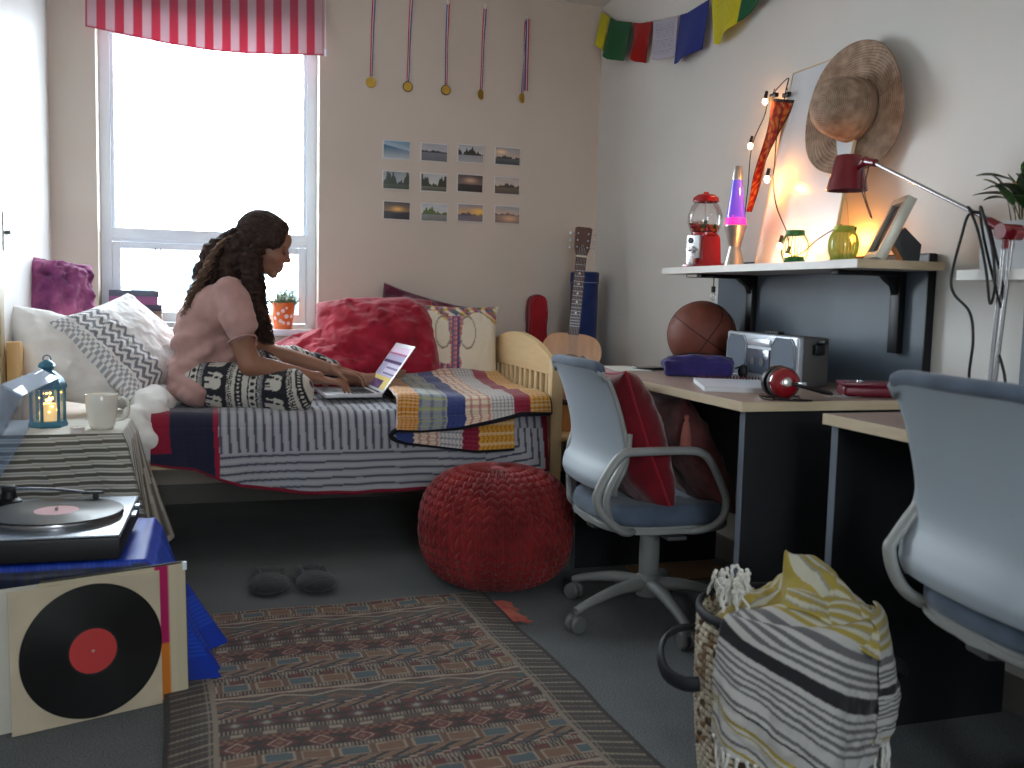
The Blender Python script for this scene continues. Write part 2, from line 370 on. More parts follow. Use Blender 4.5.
f = MB(); f.tube([(SX1+.012, 4.50, 2.36), (SX1+.012, 4.50, 2.1), (SX1+.014, 4.5, 2.06)], .0015, 5); f.cyl((SX1+.014, 4.5, 2.06), (SX1+.014, 4.5, 2.03), .006, .004); f.build('pull_cord', M_UPVC, sh, True)

# ================================================================ MEDALS
M_GOLD = mat('aged_gold', (196, 160, 74), .35, .9, .1, 60, bump=(220, .4, .001)); M_GOLDD = mat('dark_bronze_rim', (84, 66, 40), .45, .85, .1)
M_HOOK = mat('clear_hook', (220, 215, 205), .3, var=.0)
def ribbon_col(swap):
    R, Wt, B = np.array(s2l((190, 44, 62))), np.array(s2l((226, 222, 220))), np.array(s2l((52, 70, 140)))
    def f(U, V):
        a, c = (B, R) if swap else (R, B)
        return np.moveaxis(np.where((U < .36)[..., None], a, np.where((U < .62)[..., None], Wt, c)), -1, 0)
    return f
M_RIB = attr_mat('medal_ribbon', .5, None, sheen=.3)
medals = [(.722, 2.36, 1.962, 0, 'gold', 'leftmost medal'), (.894, 2.36, 1.958, 0, 'dark', 'second medal from the left'), (1.068, 2.335, 1.958, 1, 'dark', 'middle medal'),
          (1.248, 2.335, 1.952, 0, 'gold', 'fourth medal from the left'), (1.454, 2.30, 1.952, 2, 'gold', 'rightmost medal')]
desc = ['gold medal on a red, white and blue ribbon, nearest the window', 'dark-rimmed bronze medal on a long ribbon, second from the window', 'dark-rimmed bronze medal in the middle of the five',
        'gold medal turned partly sideways, fourth from the window', 'small gold medal on a twisted ribbon, nearest the room corner']
for (x, zt, zb, sw, kind, _), d in zip(medals, desc):
    t = thing('medal', d, 'medal', (x, YB, zt), group='medals hanging on the back wall')
    xb = x+(-.012 if sw != 1 else -.004); wd = .018
    def pos(u, v, x=x, xb=xb, zt=zt, zb=zb, wd=wd*.85, sw=sw):
        tw = math.cos((1-v)*PI*(1.0 if sw == 2 else .12)); return (xb+(x-xb)*v+(u-.5)*wd*(tw if sw == 2 else 1)*(.8+.2*v), YB-.006-.004*math.sin(v*7+u)-(.006*math.sin((1-v)*PI)*(u-.5) if sw == 2 else 0), zb+(zt-zb)*v)
    grid('ribbon', 9, 30, pos, M_RIB, t, ribbon_col(sw == 1), thick=.001, world=True)
    if sw == 2:
        grid('ribbon', 9, 24, lambda u, v: (x+.006+(u-.5)*.018, YB-.012, zb+.01+(zt-zb-.01)*v), M_RIB, t, ribbon_col(True), thick=.001, world=True)
    Mx = T(xb, YB-.008, zb-.026) @ R3(PI/2, 0, .6 if x in (1.248, 1.454) else 0)
    q = MB(); q.lathe([(0, -.0015), (.021, -.0015), (.021, .0015), (.017, .0022), (.016, .001), (.008, .0014), (0, .002)], Mx @ R3(PI, 0, 0), 28)
    md = q.build('medallion', M_GOLD, t, True)
    q = MB(); q.tube([(.0215*math.cos(a*PI/14), .0215*math.sin(a*PI/14), 0) for a in range(28)], .0024, 6, closed=True, M=Mx); q.tube([(.004*math.cos(a*PI/5), .026+.004*math.sin(a*PI/5), 0) for a in range(10)], .001, 5, closed=True, M=Mx)
    q.build('rim', M_GOLDD if kind == 'dark' else M_GOLD, md, True)
    MB().bx(x-.007, x+.007, YB-.012, YB, zt-.012, zt+.012).build('wall_hook', M_HOOK, t, True)

# ================================================================ PHOTO PRINTS
def land(sky1, sky2, hz, ground, g2, trees=None, sun=None, seed=0, diag=None):
    S1, S2, G1, G2 = [np.array(s2l(c)) for c in (sky1, sky2, ground, g2)]
    rs = np.random.RandomState(seed); ph = rs.rand(6)*6
    def f(U, V):
        h = hz + (diag or 0)*(U-.5); w = np.clip((V-h)/(1-hz), 0, 1)[..., None]
        c = S2*(1-w)+S1*w
        cl = .5+.5*np.sin(U*7+ph[0]+np.sin(V*17+ph[1])*1.6+V*9); c = c*(1-.18*(cl*w[..., 0])[..., None])
        g = G2+(G1-G2)*np.clip(V/hz, 0, 1)[..., None]; rp = (.5+.5*np.sin(V*90+np.sin(U*12+ph[2])*2))[..., None]; g = g*(.85+.25*rp)
        c = np.where((V < h)[..., None], g, c)
        if trees:
            tcol, amp, side = trees; top = h+amp*(.4+.3*np.sin(U*9+ph[3])+.2*np.sin(U*27+ph[4])+.12*np.sin(U*61+ph[5]))*(side(U))
            c = np.where(((V < top) & (V > h-.06))[..., None], np.array(s2l(tcol))*(.8+.5*np.sin(U*40+V*50)[..., None]**2), c)
        if sun:
            su, sv, sc, r = sun; d = np.exp(-(((U-su)/r)**2+((V-sv)/(r*.6))**2))[..., None]; c = c+(np.array(s2l(sc))-c)*d*.9
        bd = ((U < .035) | (U > .965) | (V < .05) | (V > .95))[..., None]
        return np.moveaxis(np.where(bd, np.array([.72, .70, .68]), c), -1, 0)
    return f
photos = [
 [(land((110, 150, 180), (170, 190, 205), .62, (70, 110, 140), (190, 200, 205), diag=-.3, seed=1), 'blue seashore with white surf, top left print'),
  (land((170, 172, 182), (188, 186, 190), .55, (120, 124, 134), (100, 102, 110), ((50, 54, 62), .12, lambda U: 1.2-U), seed=2), 'grey lake at dusk, second print in the top row'),
  (land((176, 180, 188), (196, 198, 200), .48, (150, 152, 160), (170, 170, 172), ((32, 38, 36), .55, lambda U: 1.1-.7*U), seed=3), 'dark trees over pale water, third print in the top row'),
  (land((150, 150, 160), (200, 180, 160), .40, (90, 100, 105), (44, 50, 56), ((60, 64, 60), .16, lambda U: 1+0*U), (.25, .72, (255, 214, 170), .2), seed=4), 'pink sunset over a dark bay, top right print')],
 [(land((150, 160, 170), (180, 186, 190), .35, (90, 104, 90), (60, 70, 60), ((60, 74, 66), .75, lambda U: .5+.6*np.abs(np.sin(U*5))), seed=5), 'building among trees, left print of the middle row'),
  (land((190, 194, 198), (206, 206, 204), .35, (120, 124, 110), (60, 66, 50), ((52, 58, 42), .7, lambda U: .4+1.6*np.abs(U-.5)), seed=6), 'valley between dark hills, second print of the middle row'),
  (land((58, 56, 64), (120, 100, 96), .45, (40, 42, 50), (28, 30, 36), None, (.5, .66, (214, 176, 150), .22), seed=7), 'nearly black dusk seascape, third print of the middle row'),
  (land((186, 184, 188), (206, 192, 176), .45, (110, 98, 88), (70, 66, 62), ((64, 58, 54), .2, lambda U: 1+0*U), seed=8), 'brown shore under pale sky, right print of the middle row')],
 [(land((70, 70, 84), (150, 120, 84), .45, (50, 56, 66), (30, 36, 46), None, (.52, .58, (255, 196, 110), .2), seed=9), 'orange sun setting over dark sea, bottom left print'),
  (land((190, 196, 204), (206, 208, 208), .45, (140, 146, 150), (110, 112, 100), ((84, 104, 52), .45, lambda U: 1.2-.9*U), seed=10), 'green headland by water, second print of the bottom row'),
  (land((130, 140, 170), (226, 176, 96), .40, (110, 104, 120), (120, 110, 120), ((70, 74, 90), .15, lambda U: 1+0*U), (.85, .6, (255, 206, 96), .28), seed=11), 'yellow-streaked evening sky, third print of the bottom row'),
  (land((150, 160, 176), (206, 182, 160), .5, (140, 124, 118), (110, 94, 88), ((70, 66, 76), .12, lambda U: 1+0*U), (.6, .3, (230, 180, 140), .3), seed=12), 'hazy sunset beach, bottom right print')]]
M_PH = attr_mat('photo_print', .35, None, sheen=0, spec=.5)
PX = [(.835, 1.638), (1.015, 1.645), (1.193, 1.65), (1.378, 1.648)]
for r, row in enumerate(photos):
    for c, (fn, d) in enumerate(row):
        x = PX[c][0]+(-.004 if r else 0)+.004*r; z = 1.640-r*.140+.003*c-(.003*(c % 2)); w_, h_ = (.132, .088)
        a = random.uniform(-.012, .012)
        o = grid('photo_print', 44, 30, lambda u, v: (x+(u-.5)*w_*math.cos(a)-(v-.5)*h_*math.sin(a), YB-.003-.0015*math.sin(u*PI), z+(v-.5)*h_*math.cos(a)+(u-.5)*w_*math.sin(a)), M_PH, None, fn, thick=.0008)
        setp(o, 'small landscape photo print: '+d, 'photograph', 'photo prints in a grid on the back wall')
# ================================================================ SOFT THINGS
def frame(c, n, up=(0, 0, 1), roll=0):
    z = Vector(n).normalized(); y = (Vector(up)-z*Vector(up).dot(z)).normalized(); x = y.cross(z)
    M = Matrix((x, y, z)).transposed().to_4x4(); M.translation = c; return M @ R3(0, 0, roll)
def pillow(name, mats, w, h, t, M, parent=None, col=None, n=44, pinch=.07, wr=.012, seed=0, p=2.4, ws=3.0, tri=None, sag=0):
    P = []; F = []; idx = {}
    for side in (1, -1):
        for j in range(n+1):
            for i in range(n+1):
                u = -1+2*i/n; v = -1+2*j/n; u = math.sin(u*PI/2)*.35+u*.65; v = math.sin(v*PI/2)*.35+v*.65
                rim = i in (0, n) or j in (0, n)
                if rim and side == -1: continue
                x = w/2*u*(1-pinch*(1-v*v)*abs(u)**2); y = h/2*v*(1-pinch*(1-u*u)*abs(v)**2)
                e = max(0, (1-abs(u)**p)*(1-abs(v)**p))**.5
                zz = side*t/2*e**.85
                q = Vector((x, y, zz)); f = noise.fractal(q*ws/max(w, h)*2+Vector((seed*3.1, seed, side)), .9, 2.1, 4)
                rad = math.sin(math.atan2(v, u)*9+seed+3*f)*(abs(u*v)**.5)
                zz += side*wr*(f*1.2*min(1, e*2)+.35*rad*min(1, e*3))-sag*(u*u*.5+v*v*.5)
                idx[(side, i, j)] = len(P); P.append((x, y, zz))
        for j in range(n):
            for i in range(n):
                q = [idx.get((side, a, b), idx.get((1, a, b))) for a, b in ((i, j), (i+1, j), (i+1, j+1), (i, j+1))]
                F.append(q if side == 1 else q[::-1])
    me = bpy.data.meshes.new(name); me.from_pydata([tuple(M @ Vector(q)) for q in P], [], F)
    if col is not None:
        A = np.array(P); set_colors(me, np.clip(np.stack(col(A[:, 0]*2/w, A[:, 1]*2/h), -1), 0, 1))
    for q in (mats if isinstance(mats, (list, tuple)) else [mats]): me.materials.append(q)
    return finish(me, name, parent, True, 180)
def pil_rim(w, h, M, pinch=.07, off=0):
    pts = []
    for k in range(80):
        s = k/80*4; e = int(s); f = (s-e)*2-1
        u, v = [(f, -1), (1, f), (-f, 1), (-1, -f)][e]
        pts.append(M @ Vector((w/2*u*(1-pinch*(1-v*v)*abs(u)**2), h/2*v*(1-pinch*(1-u*u)*abs(v)**2), off)))
    return pts
def cushion(name, label, cat, mats, w, h, t, c, nrm, up=(0, 0, 1), roll=0, col=None, pipe=None, group=None, **kw):
    M = frame(c, nrm, up, roll); th = thing(name, label, cat, (c[0], c[1], c[2]-h/2*.8), group=group)
    pillow('cover', mats, w, h, t, M, th, col, **kw)
    if pipe: MB().tube(pil_rim(w, h, M, kw.get('pinch', .07)), .0035, 6, closed=True).build('piping', pipe, th, True, smooth=180)
    return th, M

# ---------------------------------------------------------------- bed frame
M_PINE = wood('pale_pine', (222, 190, 138), (238, 212, 164), stretch=(12, 12, 1.2), scale=2.2)
M_PINEH = wood('pale_pine_board', (222, 190, 138), (238, 212, 164), stretch=(12, 1.2, 12), scale=2.2)
M_OAK = wood('honey_wood', (206, 160, 96), (224, 182, 120), stretch=(12, 12, 1.2), scale=2.2)
BX0, BX1, BY0, BY1 = -.632, 1.295, 3.45, 4.46
bed = thing('single_bed', 'single bed in pale pine with slatted arched footboard, under the window', 'bed', ((BX0+BX1)/2, (BY0+BY1)/2, 0))
fb = MB(); out = []
ys = [3.50+(4.41-3.50)*i/24 for i in range(25)]
def arch(y): return .725+.095*math.sin(PI*(y-3.50)/(4.41-3.50))**.8
for y in ys: out.append((y, arch(y)))
for y in reversed(ys): out.append((y, .672+.0*y))
fb.prism(out, .026, Matrix(((0, 0, 1, 1.258), (1, 0, 0, 0), (0, 1, 0, 0), (0, 0, 0, 1))), bev=.004)
foot = fb.build('footboard', M_PINEH, bed, True)
for i in range(13):
    y = 3.545+i*.0685; MB().bx(1.262, 1.280, y, y+.028, .36, .68).build('slat', M_PINE, foot, True)
MB().bx(1.260, 1.284, 3.50, 4.41, .30, .37).build('footboard_rail', M_PINEH, foot, True)
for y in (BY0, BY1-.05): MB().bx(1.248, BX1, y, y+.05, 0, .735, bev=.006).build('bed_post', M_PINE, bed, True)
for y in (BY0, BY1-.05): MB().bx(BX0, BX0+.042, y, y+.05, 0, .785, bev=.006).build('bed_post', M_OAK, bed, True)
MB().bx(BX0+.008, BX0+.032, BY0+.05, BY1-.05, .36, .765, bev=.006).build('headboard', M_OAK, bed, True)
for y in (BY0+.012, BY1-.035): MB().bx(BX0+.042, 1.248, y, y+.023, .375, .435).build('side_rail', M_PINEH, bed, True)
MB().bx(BX0+.042, 1.248, 3.485, 4.42, .345, .374, bev=0).build('bed_base', M_PINEH, bed, True)
M_SHEET = fabric('white_cotton', (226, 224, 220), (238, 236, 232), bumpd=.002)
mt = thing('mattress', 'white mattress with a fitted sheet on the single bed', 'mattress', (.31, 3.95, .30))
b = MB(); b.box((.31, 3.95, .448), (1.84, .90, .145), bev=.045, seg=4); b.build('mattress_body', M_SHEET, mt, True, smooth=60)

# ---------------------------------------------------------------- striped coverlet
L = lambda c: np.array(s2l(c))
HEM = ([-.19, -.05, .1, .3, .5, .8, 1.0, 1.24], [.372, .345, .285, .255, .245, .25, .275, .31])
CX0, CX1 = -.195, 1.232
def cov_pos(u, v):
    x = CX0+(CX1-CX0)*u; hem = float(np.interp(x, *HEM)); s = v*1.30
    top = .952; R = .045; zt = .535+.010*nz((x, s*3, 0), 3)+.02*math.exp(-((x-.05)/.1)**2)*0
    if s < top-R: y = 4.41-s; z = zt+.006*nz((x*2, y*2, 3), 4)
    elif s < top-R+R*PI/2: a = (s-(top-R))/R; y = 4.41-(top-R)-R*math.sin(a); z = zt-R*(1-math.cos(a))
    else:
        q = (s-(top-R+R*PI/2))/(1.30-(top-R+R*PI/2)); z0 = zt-R; z = z0+(hem-z0)*q
        y = 4.41-top-.004-.026*q-.012*q*math.sin(x*17+2*math.sin(x*5))-.006*math.sin(x*41)*q
    return (x, y, z)
def cov_col(U, V):
    x = CX0+(CX1-CX0)*U; s = V*1.30-.05; d = s-.87; x = x+.004*np.sin(s*9)
    pale, mid, dark = L((182, 182, 188)), L((152, 153, 162)), L((84, 86, 100))
    navy, red = L((36, 38, 62)), L((142, 24, 52))
    hem = np.interp(x, *HEM); depth = np.clip((.49-(.49-hem)*np.clip((s-.9)/.35, 0, 1)), 0, 1)
    drop = np.where(s > .87, .49-depth, 0); low = (drop > .095)
    fv = (x/.0295) % 1; fh = (drop/.026) % 1
    st = np.where(low, (fh < .26), (fv < .30)); sh = np.where(low, fh, fv)
    c = np.where(st[..., None], dark, pale+(mid-pale)*(np.abs(sh-.65)*2)[..., None])
    wv = (.9+.1*np.sin(s*900)*np.sin(x*700))[..., None]
    c = np.where(low[..., None], c*.97, c)*wv
    mit = (x > .98) & (drop > .03)
    fm = (np.minimum((1.225-x), (depth-hem)+.005)/.026) % 1
    c = np.where(mit[..., None], np.where((fm < .3)[..., None], dark, pale*.95), c)
    nv = (x < .022); q = (np.sin(s*180)*.06+.94)[..., None]*(np.sin(x*260)*.05+.95)[..., None]
    c = np.where(nv[..., None], navy*q, c)
    c = np.where(((x > .012) & (x < .028) & (s > .5))[..., None], red, c)
    c = np.where(((x < -.132) & (drop < .085) & (s > .6))[..., None], red*1.1*(.8+.3*np.sin(x*800)*np.sin(s*800))[..., None], c)
    c = np.where((V > .986)[..., None] | ((x > 1.215) & (s > .8))[..., None], red*.7, c)
    return np.moveaxis(c, -1, 0)
M_COV = attr_mat('ribbed_coverlet', bump=(300, .5, .003), sheen=.25)
cv = thing('coverlet', 'grey ribbed coverlet with navy end panel and dark red hem, hanging off the bed', 'bedspread', (.5, 3.6, .5))
grid('coverlet_cloth', 420, 260, cov_pos, M_COV, cv, cov_col, thick=.008, world=True)

# ---------------------------------------------------------------- patchwork quilt (folded double)
def plaid(x, s, base, a, b_, pa, pb):
    c = np.broadcast_to(base, x.shape+(3,)).copy()
    m1 = (((x/pa) % 1) < .28)[..., None]; m2 = (((s/pb) % 1) < .28)[..., None]
    c = np.where(m1, c*.45+a*.55, c); c = np.where(m2, c*.5+b_*.5, c); return c
def quilt_rgb(x, s):
    x = x+.003*np.sin(s*40)
    cols = [(.60, .645, lambda: plaid(x, s, L((220, 206, 196)), L((140, 40, 60)), L((196, 120, 130)), .014, .014)),
            (.645, .72, lambda: plaid(x, s, L((206, 140, 50)), L((120, 40, 30)), L((240, 216, 180)), .016, .016)),
            (.72, .83, lambda: plaid(x, s, L((150, 156, 160)), L((70, 84, 130)), L((176, 186, 90)), .045, .05)),
            (.83, .90, lambda: plaid(x, s, L((50, 66, 122)), L((60, 76, 132)), L((58, 74, 130)), .02, .02)),
            (.90, 1.0, lambda: plaid(x, s, L((228, 214, 190)), L((150, 48, 60)), L((190, 90, 90)), .034, .04)),
            (1.0, 1.09, lambda: plaid(x, s, L((214, 212, 208)), L((80, 84, 110)), L((90, 90, 112)), .015, .015)),
            (1.09, 1.155, lambda: plaid(x, s, L((142, 34, 60)), L((120, 24, 50)), L((160, 60, 80)), .02, .02)),
            (1.155, 1.4, lambda: plaid(x, s, L((220, 160, 60)), L((130, 50, 40)), L((240, 220, 180)), .018, .018))]
    c = cols[0][2]()
    for a, b_, f in cols: c = np.where(((x >= a) & (x < b_))[..., None], f(), c)
    seam = (np.abs(((s/.0125) % 1)-.5) > .44)[..., None]
    return c*np.where(seam, .85, 1)
def q_edge(x): return float(np.interp(x, [.62, .66, .75, .88, 1.0, 1.12, 1.25], [.505, .478, .475, .482, .505, .53, .53]))
def q_pos(u, v, lower=False):
    x = .66+(1.235-.66)*u; s = v; e = q_edge(x); yb = 4.22
    if lower: e = float(np.interp(x, [.62, .7, .95, 1.1], [.455, .43, .395, .40]))
    zt = (.568 if not lower else .552)+.022*math.sin(min(1, max(0, (x-.62)/.07))*PI/2)*(0 if lower else 1)+.010*nz((x*1.4, s*3, 1), 3)
    T1 = .72; R = .06
    if s < T1: y = yb-(yb-3.485)*s/T1; z = zt+.045*math.exp(-(s/.2)**2)*(0 if lower else 1)-.006*math.cos(x*9+s*6)
    elif s < .84: a = (s-T1)/.12*PI/2; y = 3.485-R*math.sin(a); z = zt-.006*math.cos(x*9+s*6)-R*(1-math.cos(a))
    else:
        q = (s-.84)/.16; z0 = zt-.006*math.cos(x*9+.84*6)-R; z = z0+(e-z0)*q; y = 3.425-.014*q-.010*q*math.sin(x*14)
    if not lower:
        k = 1-min(1, max(0, (x-.62)/.05)); z -= .012*k*k; y -= 0
    else: y += .012 if s > .8 else 0
    x += (.045*(s-.85) if s > .85 else 0)*(-.2) + .02*math.sin(s*5)*(1-u)
    return (x, y, z)
def q_col(U, V): return np.moveaxis(quilt_rgb(.64+.595*U, V), -1, 0)
qt = thing('patchwork_quilt', 'patchwork quilt in plaid strips with black binding, folded over the foot of the bed', 'quilt', (.92, 3.7, .56))
M_Q = attr_mat('patchwork_cotton', bump=(90, .5, .004), sheen=.25); M_BIND = fabric('black_binding', (22, 24, 32), bumpd=.001)
def q_low(u, v): p = q_pos(u*.76, v, True); return p
grid('quilt_layer', 240, 200, lambda u, v: q_pos(u, v), M_Q, qt, q_col, thick=.012, world=True)
grid('quilt_layer', 160, 60, lambda u, v: q_low(u, .72+.28*v), M_Q, qt, lambda U, V: np.moveaxis(quilt_rgb(.62+.615*.76*U+.21*(U > -1), V), -1, 0), thick=.010, world=True)
up = [q_pos(i/40, 1) for i in range(41)]; lf = [q_pos(0, 1-i/20*.9) for i in range(21)]; rt = [q_pos(1, .4+.6*i/20) for i in range(21)]
lo = [q_low(i/30, 1) for i in range(31)]; mid = (Vector(lo[0])+Vector(up[0]))/2+Vector((-.02, -.004, 0))
MB().tube(rt[::-1][::-1]+up[::-1]+[tuple(mid)]+lo, .0095, 10, sub=2).build('binding', M_BIND, qt, True, smooth=180)

# ---------------------------------------------------------------- pillows and cushions
th, _ = cushion('pillow', 'plain white pillow leaning on the headboard, nearest the bedside table', 'pillow', M_SHEET, .52, .38, .16, (-.435, 3.74, .705), (.62, -.50, .60), (-.3, .2, 1), roll=-.28, seed=2, wr=.012)
def chev_col(U, V):
    w, g = L((232, 230, 228)), L((120, 124, 132))
    def band(v0, v1, per): return (V > v0) & (V < v1) & ((((V+z)/per) % 1) < .5)
    (U, V) = (-V, -U)
    z = np.abs(((U*5) % 1)-.5)*.22
    m = band(.20, .76, .15)
    g2 = L((160, 162, 168)); fine = (((U*9) % 1 < .45) ^ ((V*12) % 1 < .5)) & (V > .80)
    c = np.where(m[..., None], g, w); c = np.where(fine[..., None], g2, c)
    return np.moveaxis(c, -1, 0)
M_PAT = attr_mat('printed_cotton', bump=(400, .2, .001))
th, _ = cushion('pillow', 'white pillow with grey zigzag bands in front of the window books', 'pillow', M_PAT, .50, .40, .15, (-.285, 3.84, .755), (.58, -.45, .68), (-.75, 0, 1), roll=-.10, col=chev_col, seed=5, wr=.008, n=110)
M_PURP = fabric('purple_tie_dye', (104, 44, 92), (172, 96, 140), bumpd=.004, wr=7)
cushion('cushion', 'purple and pink cushion leaning on the white side wall at the head of the bed', 'cushion', M_PURP, .27, .25, .15, (-.560, 4.12, .950), (.55, -.75, .30), (0, 0, 1), roll=-.10, seed=8, wr=.022)
M_RED = fabric('crimson_cotton', (134, 18, 38), (172, 34, 58), bumpd=.005, wr=6, sheen=.35)
cushion('cushion', 'large crumpled crimson cushion against the wall between laptop and plum cushion', 'cushion', M_RED, .52, .42, .27, (.71, 4.25, .750), (-.10, -.85, .50), (0, 0, 1), roll=.06, seed=11, wr=.022, p=1.8, ws=2.0, pinch=-.03, n=70)
cushion('cushion', 'low crimson cushion beneath the windowsill, spreading left of the big one', 'cushion', M_RED, .46, .36, .22, (.50, 4.25, .675), (-.30, -.7, .7), (0, 0, 1), roll=.42, seed=14, wr=.022, p=1.8, ws=2.0, pinch=-.02, n=70)
M_PLUM = fabric('plum_velvet', (72, 20, 44), (104, 40, 66), bumpd=.006, wr=9, sheen=.5)
cushion('cushion', 'dark plum cushion tucked behind the crimson and elephant cushions', 'cushion', M_PLUM, .44, .40, .12, (.93, 4.42, .775), (-.1, -1, .15), (0, 0, 1), roll=-.26, seed=17, wr=.02)
def eleph_col(U, V):
    cream = L((226, 216, 196)); c = np.broadcast_to(cream, U.shape+(3,)).copy()
    pal = [L(q) for q in ((196, 90, 70), (90, 110, 90), (214, 176, 80), (84, 92, 130), (170, 130, 140), (226, 216, 196))]
    cell = (np.floor(U*11+1.6*np.sin(V*9))*7+np.floor(V*13+1.3*np.sin(U*8))*3).astype(int) % 6
    mosaic = np.array(pal)[cell]
    head = V > (.62-.16*np.cos(U*6)+.20*(np.abs(U) < .12)) ; head &= (np.abs(U) < .93) & (V < .97)
    c = np.where(head[..., None], mosaic, c)
    cx = np.where(V > -.2, .02+.10*(V-.2), -.05-.45*(-.2-V)**1.0*2.0); wd = np.where(V > -.15, .13+.05*(V+.2), .12)
    tr = (V > -.55) & (V < .66) & (np.abs(U-.03-(V-.1)*.0) < (.09+.10*np.clip(V+.2, 0, 1)))
    hook = (((U+.13)**2/.30**2+(V+.42)**2/.24**2) < 1) & (((U+.16)**2/.20**2+(V+.26)**2/.20**2) > 1) & (V < -.2)
    mosaic2 = np.array([L(q) for q in ((196, 120, 130), (110, 84, 130), (206, 90, 80), (120, 120, 150), (90, 70, 110), (210, 160, 150))])[(np.floor(U*26)*5+np.floor(V*18)*3).astype(int) % 6]
    c = np.where((tr | hook)[..., None], mosaic2, c)
    for sx in (-1, 1):
        e = ((U-sx*.26-.03)**2/.17**2+(V-.28)**2/.38**2); c = np.where(((e > .85) & (e < 1.1))[..., None], L((150, 140, 120)), c)
    return np.moveaxis(c, -1, 0)
cushion('cushion', 'cream cushion printed with a colourful elephant head, by the footboard', 'cushion', M_PAT, .42, .40, .14, (1.045, 4.22, .735), (-.16, -1, .30), (0, 0, 1), roll=-.02, col=eleph_col, n=90, seed=20, wr=.006)
# bunched white duvet at the left end of the coverlet
def duv(co, n): return .012*noise.fractal(Vector((co.x*9, co.y*9, co.z*16)), .8, 2, 3)
b = MB()
for c, r in (((-.20, 3.62, .555), (.075, .13, .065)), ((-.17, 3.80, .56), (.08, .16, .06)), ((-.185, 3.53, .51), (.06, .055, .085)), ((-.16, 3.95, .56), (.09, .14, .05)), ((-.17, 3.505, .45), (.045, .035, .07)), ((-.215, 3.452, .45), (.045, .028, .085)), ((-.25, 3.50, .52), (.05, .05, .05))): b.ell(c, r)
o = remesh('duvet', b, M_SHEET, None, .009, 8, duv); setp(o, 'bunched white duvet spilling out above the navy end of the coverlet', 'duvet')
# ================================================================ BEDSIDE TABLE AND ITS CLOTH
def tablecloth(name, x0, x1, y0, y1, z, mat_, rgb, drop, flare, parent, nu=300, nt=26, nd=54, rad=.012, th_=.003):
    W_, D_ = x1-x0, y1-y0; per = 2*(W_+D_); cx, cy = (x0+x1)/2, (y0+y1)/2
    def per_pt(s):
        s %= per
        if s < W_: p = (x0+s, y0); n_ = (0, -1)
        elif s < W_+D_: p = (x1, y0+s-W_); n_ = (1, 0)
        elif s < 2*W_+D_: p = (x1-(s-W_-D_), y1); n_ = (0, 1)
        else: p = (x0, y1-(s-2*W_-D_)); n_ = (-1, 0)
        return p, n_
    P = []; XY = []; F = []
    cor = [0, W_, W_+D_, 2*W_+D_, per]
    for i in range(nu):
        s = per*i/nu; p, n_ = per_pt(s)
        dc, sgn = min(((abs(s-c), (s-c)) for c in cor), key=lambda q: q[0]); ck = math.exp(-(dc/.05)**2); 
        n2 = Vector((n_[0], n_[1])); rad_dir = Vector((p[0]-cx, p[1]-cy)); rad_dir = Vector((math.copysign(1, rad_dir.x), math.copysign(1, rad_dir.y))).normalized()
        d = n2 if name == 'satin' else (n2*(1-ck)+rad_dir*ck).normalized(); dr = drop(p[0], p[1], n_); fl = flare(p[0], p[1], n_, ck)
        for j in range(nt+1):
            q = j/nt; P.append((cx+(p[0]-cx)*q, cy+(p[1]-cy)*q, z)); XY.append((cx+(p[0]-cx)*q, cy+(p[1]-cy)*q))
        for j in range(1, nd+1):
            q = j/nd; zz = z-dr*q; off = rad*min(1, q*12)+fl*q**1.1+.012*q*math.sin(s*38)+.008*q*math.sin(s*71+1)
            P.append((p[0]+d.x*off, p[1]+d.y*off, zz)); XY.append((p[0]+n_[0]*dr*q, p[1]+n_[1]*dr*q))
    w = nt+1+nd
    for i in range(nu):
        j_ = (i+1) % nu
        for k in range(w-1): F.append([i*w+k, j_*w+k, j_*w+k+1, i*w+k+1])
    XY = np.array(XY); cols = np.clip(rgb(XY[:, 0], XY[:, 1]), 0, 1)
    me = bpy.data.meshes.new(name); me.from_pydata(P, [], F); set_colors(me, cols); me.materials.append(mat_)
    o = finish(me, name, parent, True, 180)
    return o
NX0, NX1, NY0, NY1, NZ = -.628, -.245, 2.99, 3.33, .545
ns = thing('bedside_table', 'small square bedside table hidden under a striped cloth', 'table', ((NX0+NX1)/2, (NY0+NY1)/2, 0))
MB().bx(NX0, NX1, NY0, NY1, NZ-.03, NZ-.004).build('tabletop', M_OAK, ns, True)
for x in (NX0+.01, NX1-.05):
    for y in (NY0+.01, NY1-.05): MB().bx(x, x+.04, y, y+.04, 0, NZ-.03).build('leg', M_OAK, ns, True)
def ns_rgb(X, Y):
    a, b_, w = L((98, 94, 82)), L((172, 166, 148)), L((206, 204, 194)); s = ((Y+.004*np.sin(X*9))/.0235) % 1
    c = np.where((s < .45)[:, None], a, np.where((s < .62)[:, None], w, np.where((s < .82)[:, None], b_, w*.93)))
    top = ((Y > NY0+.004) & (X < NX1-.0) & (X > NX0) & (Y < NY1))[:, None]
    return np.where(top, w+(c-w)*.25, c)  # stripes washed out on top; its lit look is put into the colour
M_TC = attr_mat('striped_table_linen', bump=(500, .3, .001))
nc = thing('tablecloth', 'grey and white striped cloth draped over the bedside table', 'tablecloth', ((NX0+NX1)/2, (NY0+NY1)/2, NZ))
tablecloth('cloth', NX0, NX1, NY0, NY1, NZ, M_TC, ns_rgb, lambda x, y, n: .42 if n[0] >= 0 else .40, lambda x, y, n, ck: 0 if n[0] < 0 else (.045+.10*ck if n[0] > 0 else .012+.10*ck*(x > 0 or x > -.4)), nc, nu=260, nd=200)
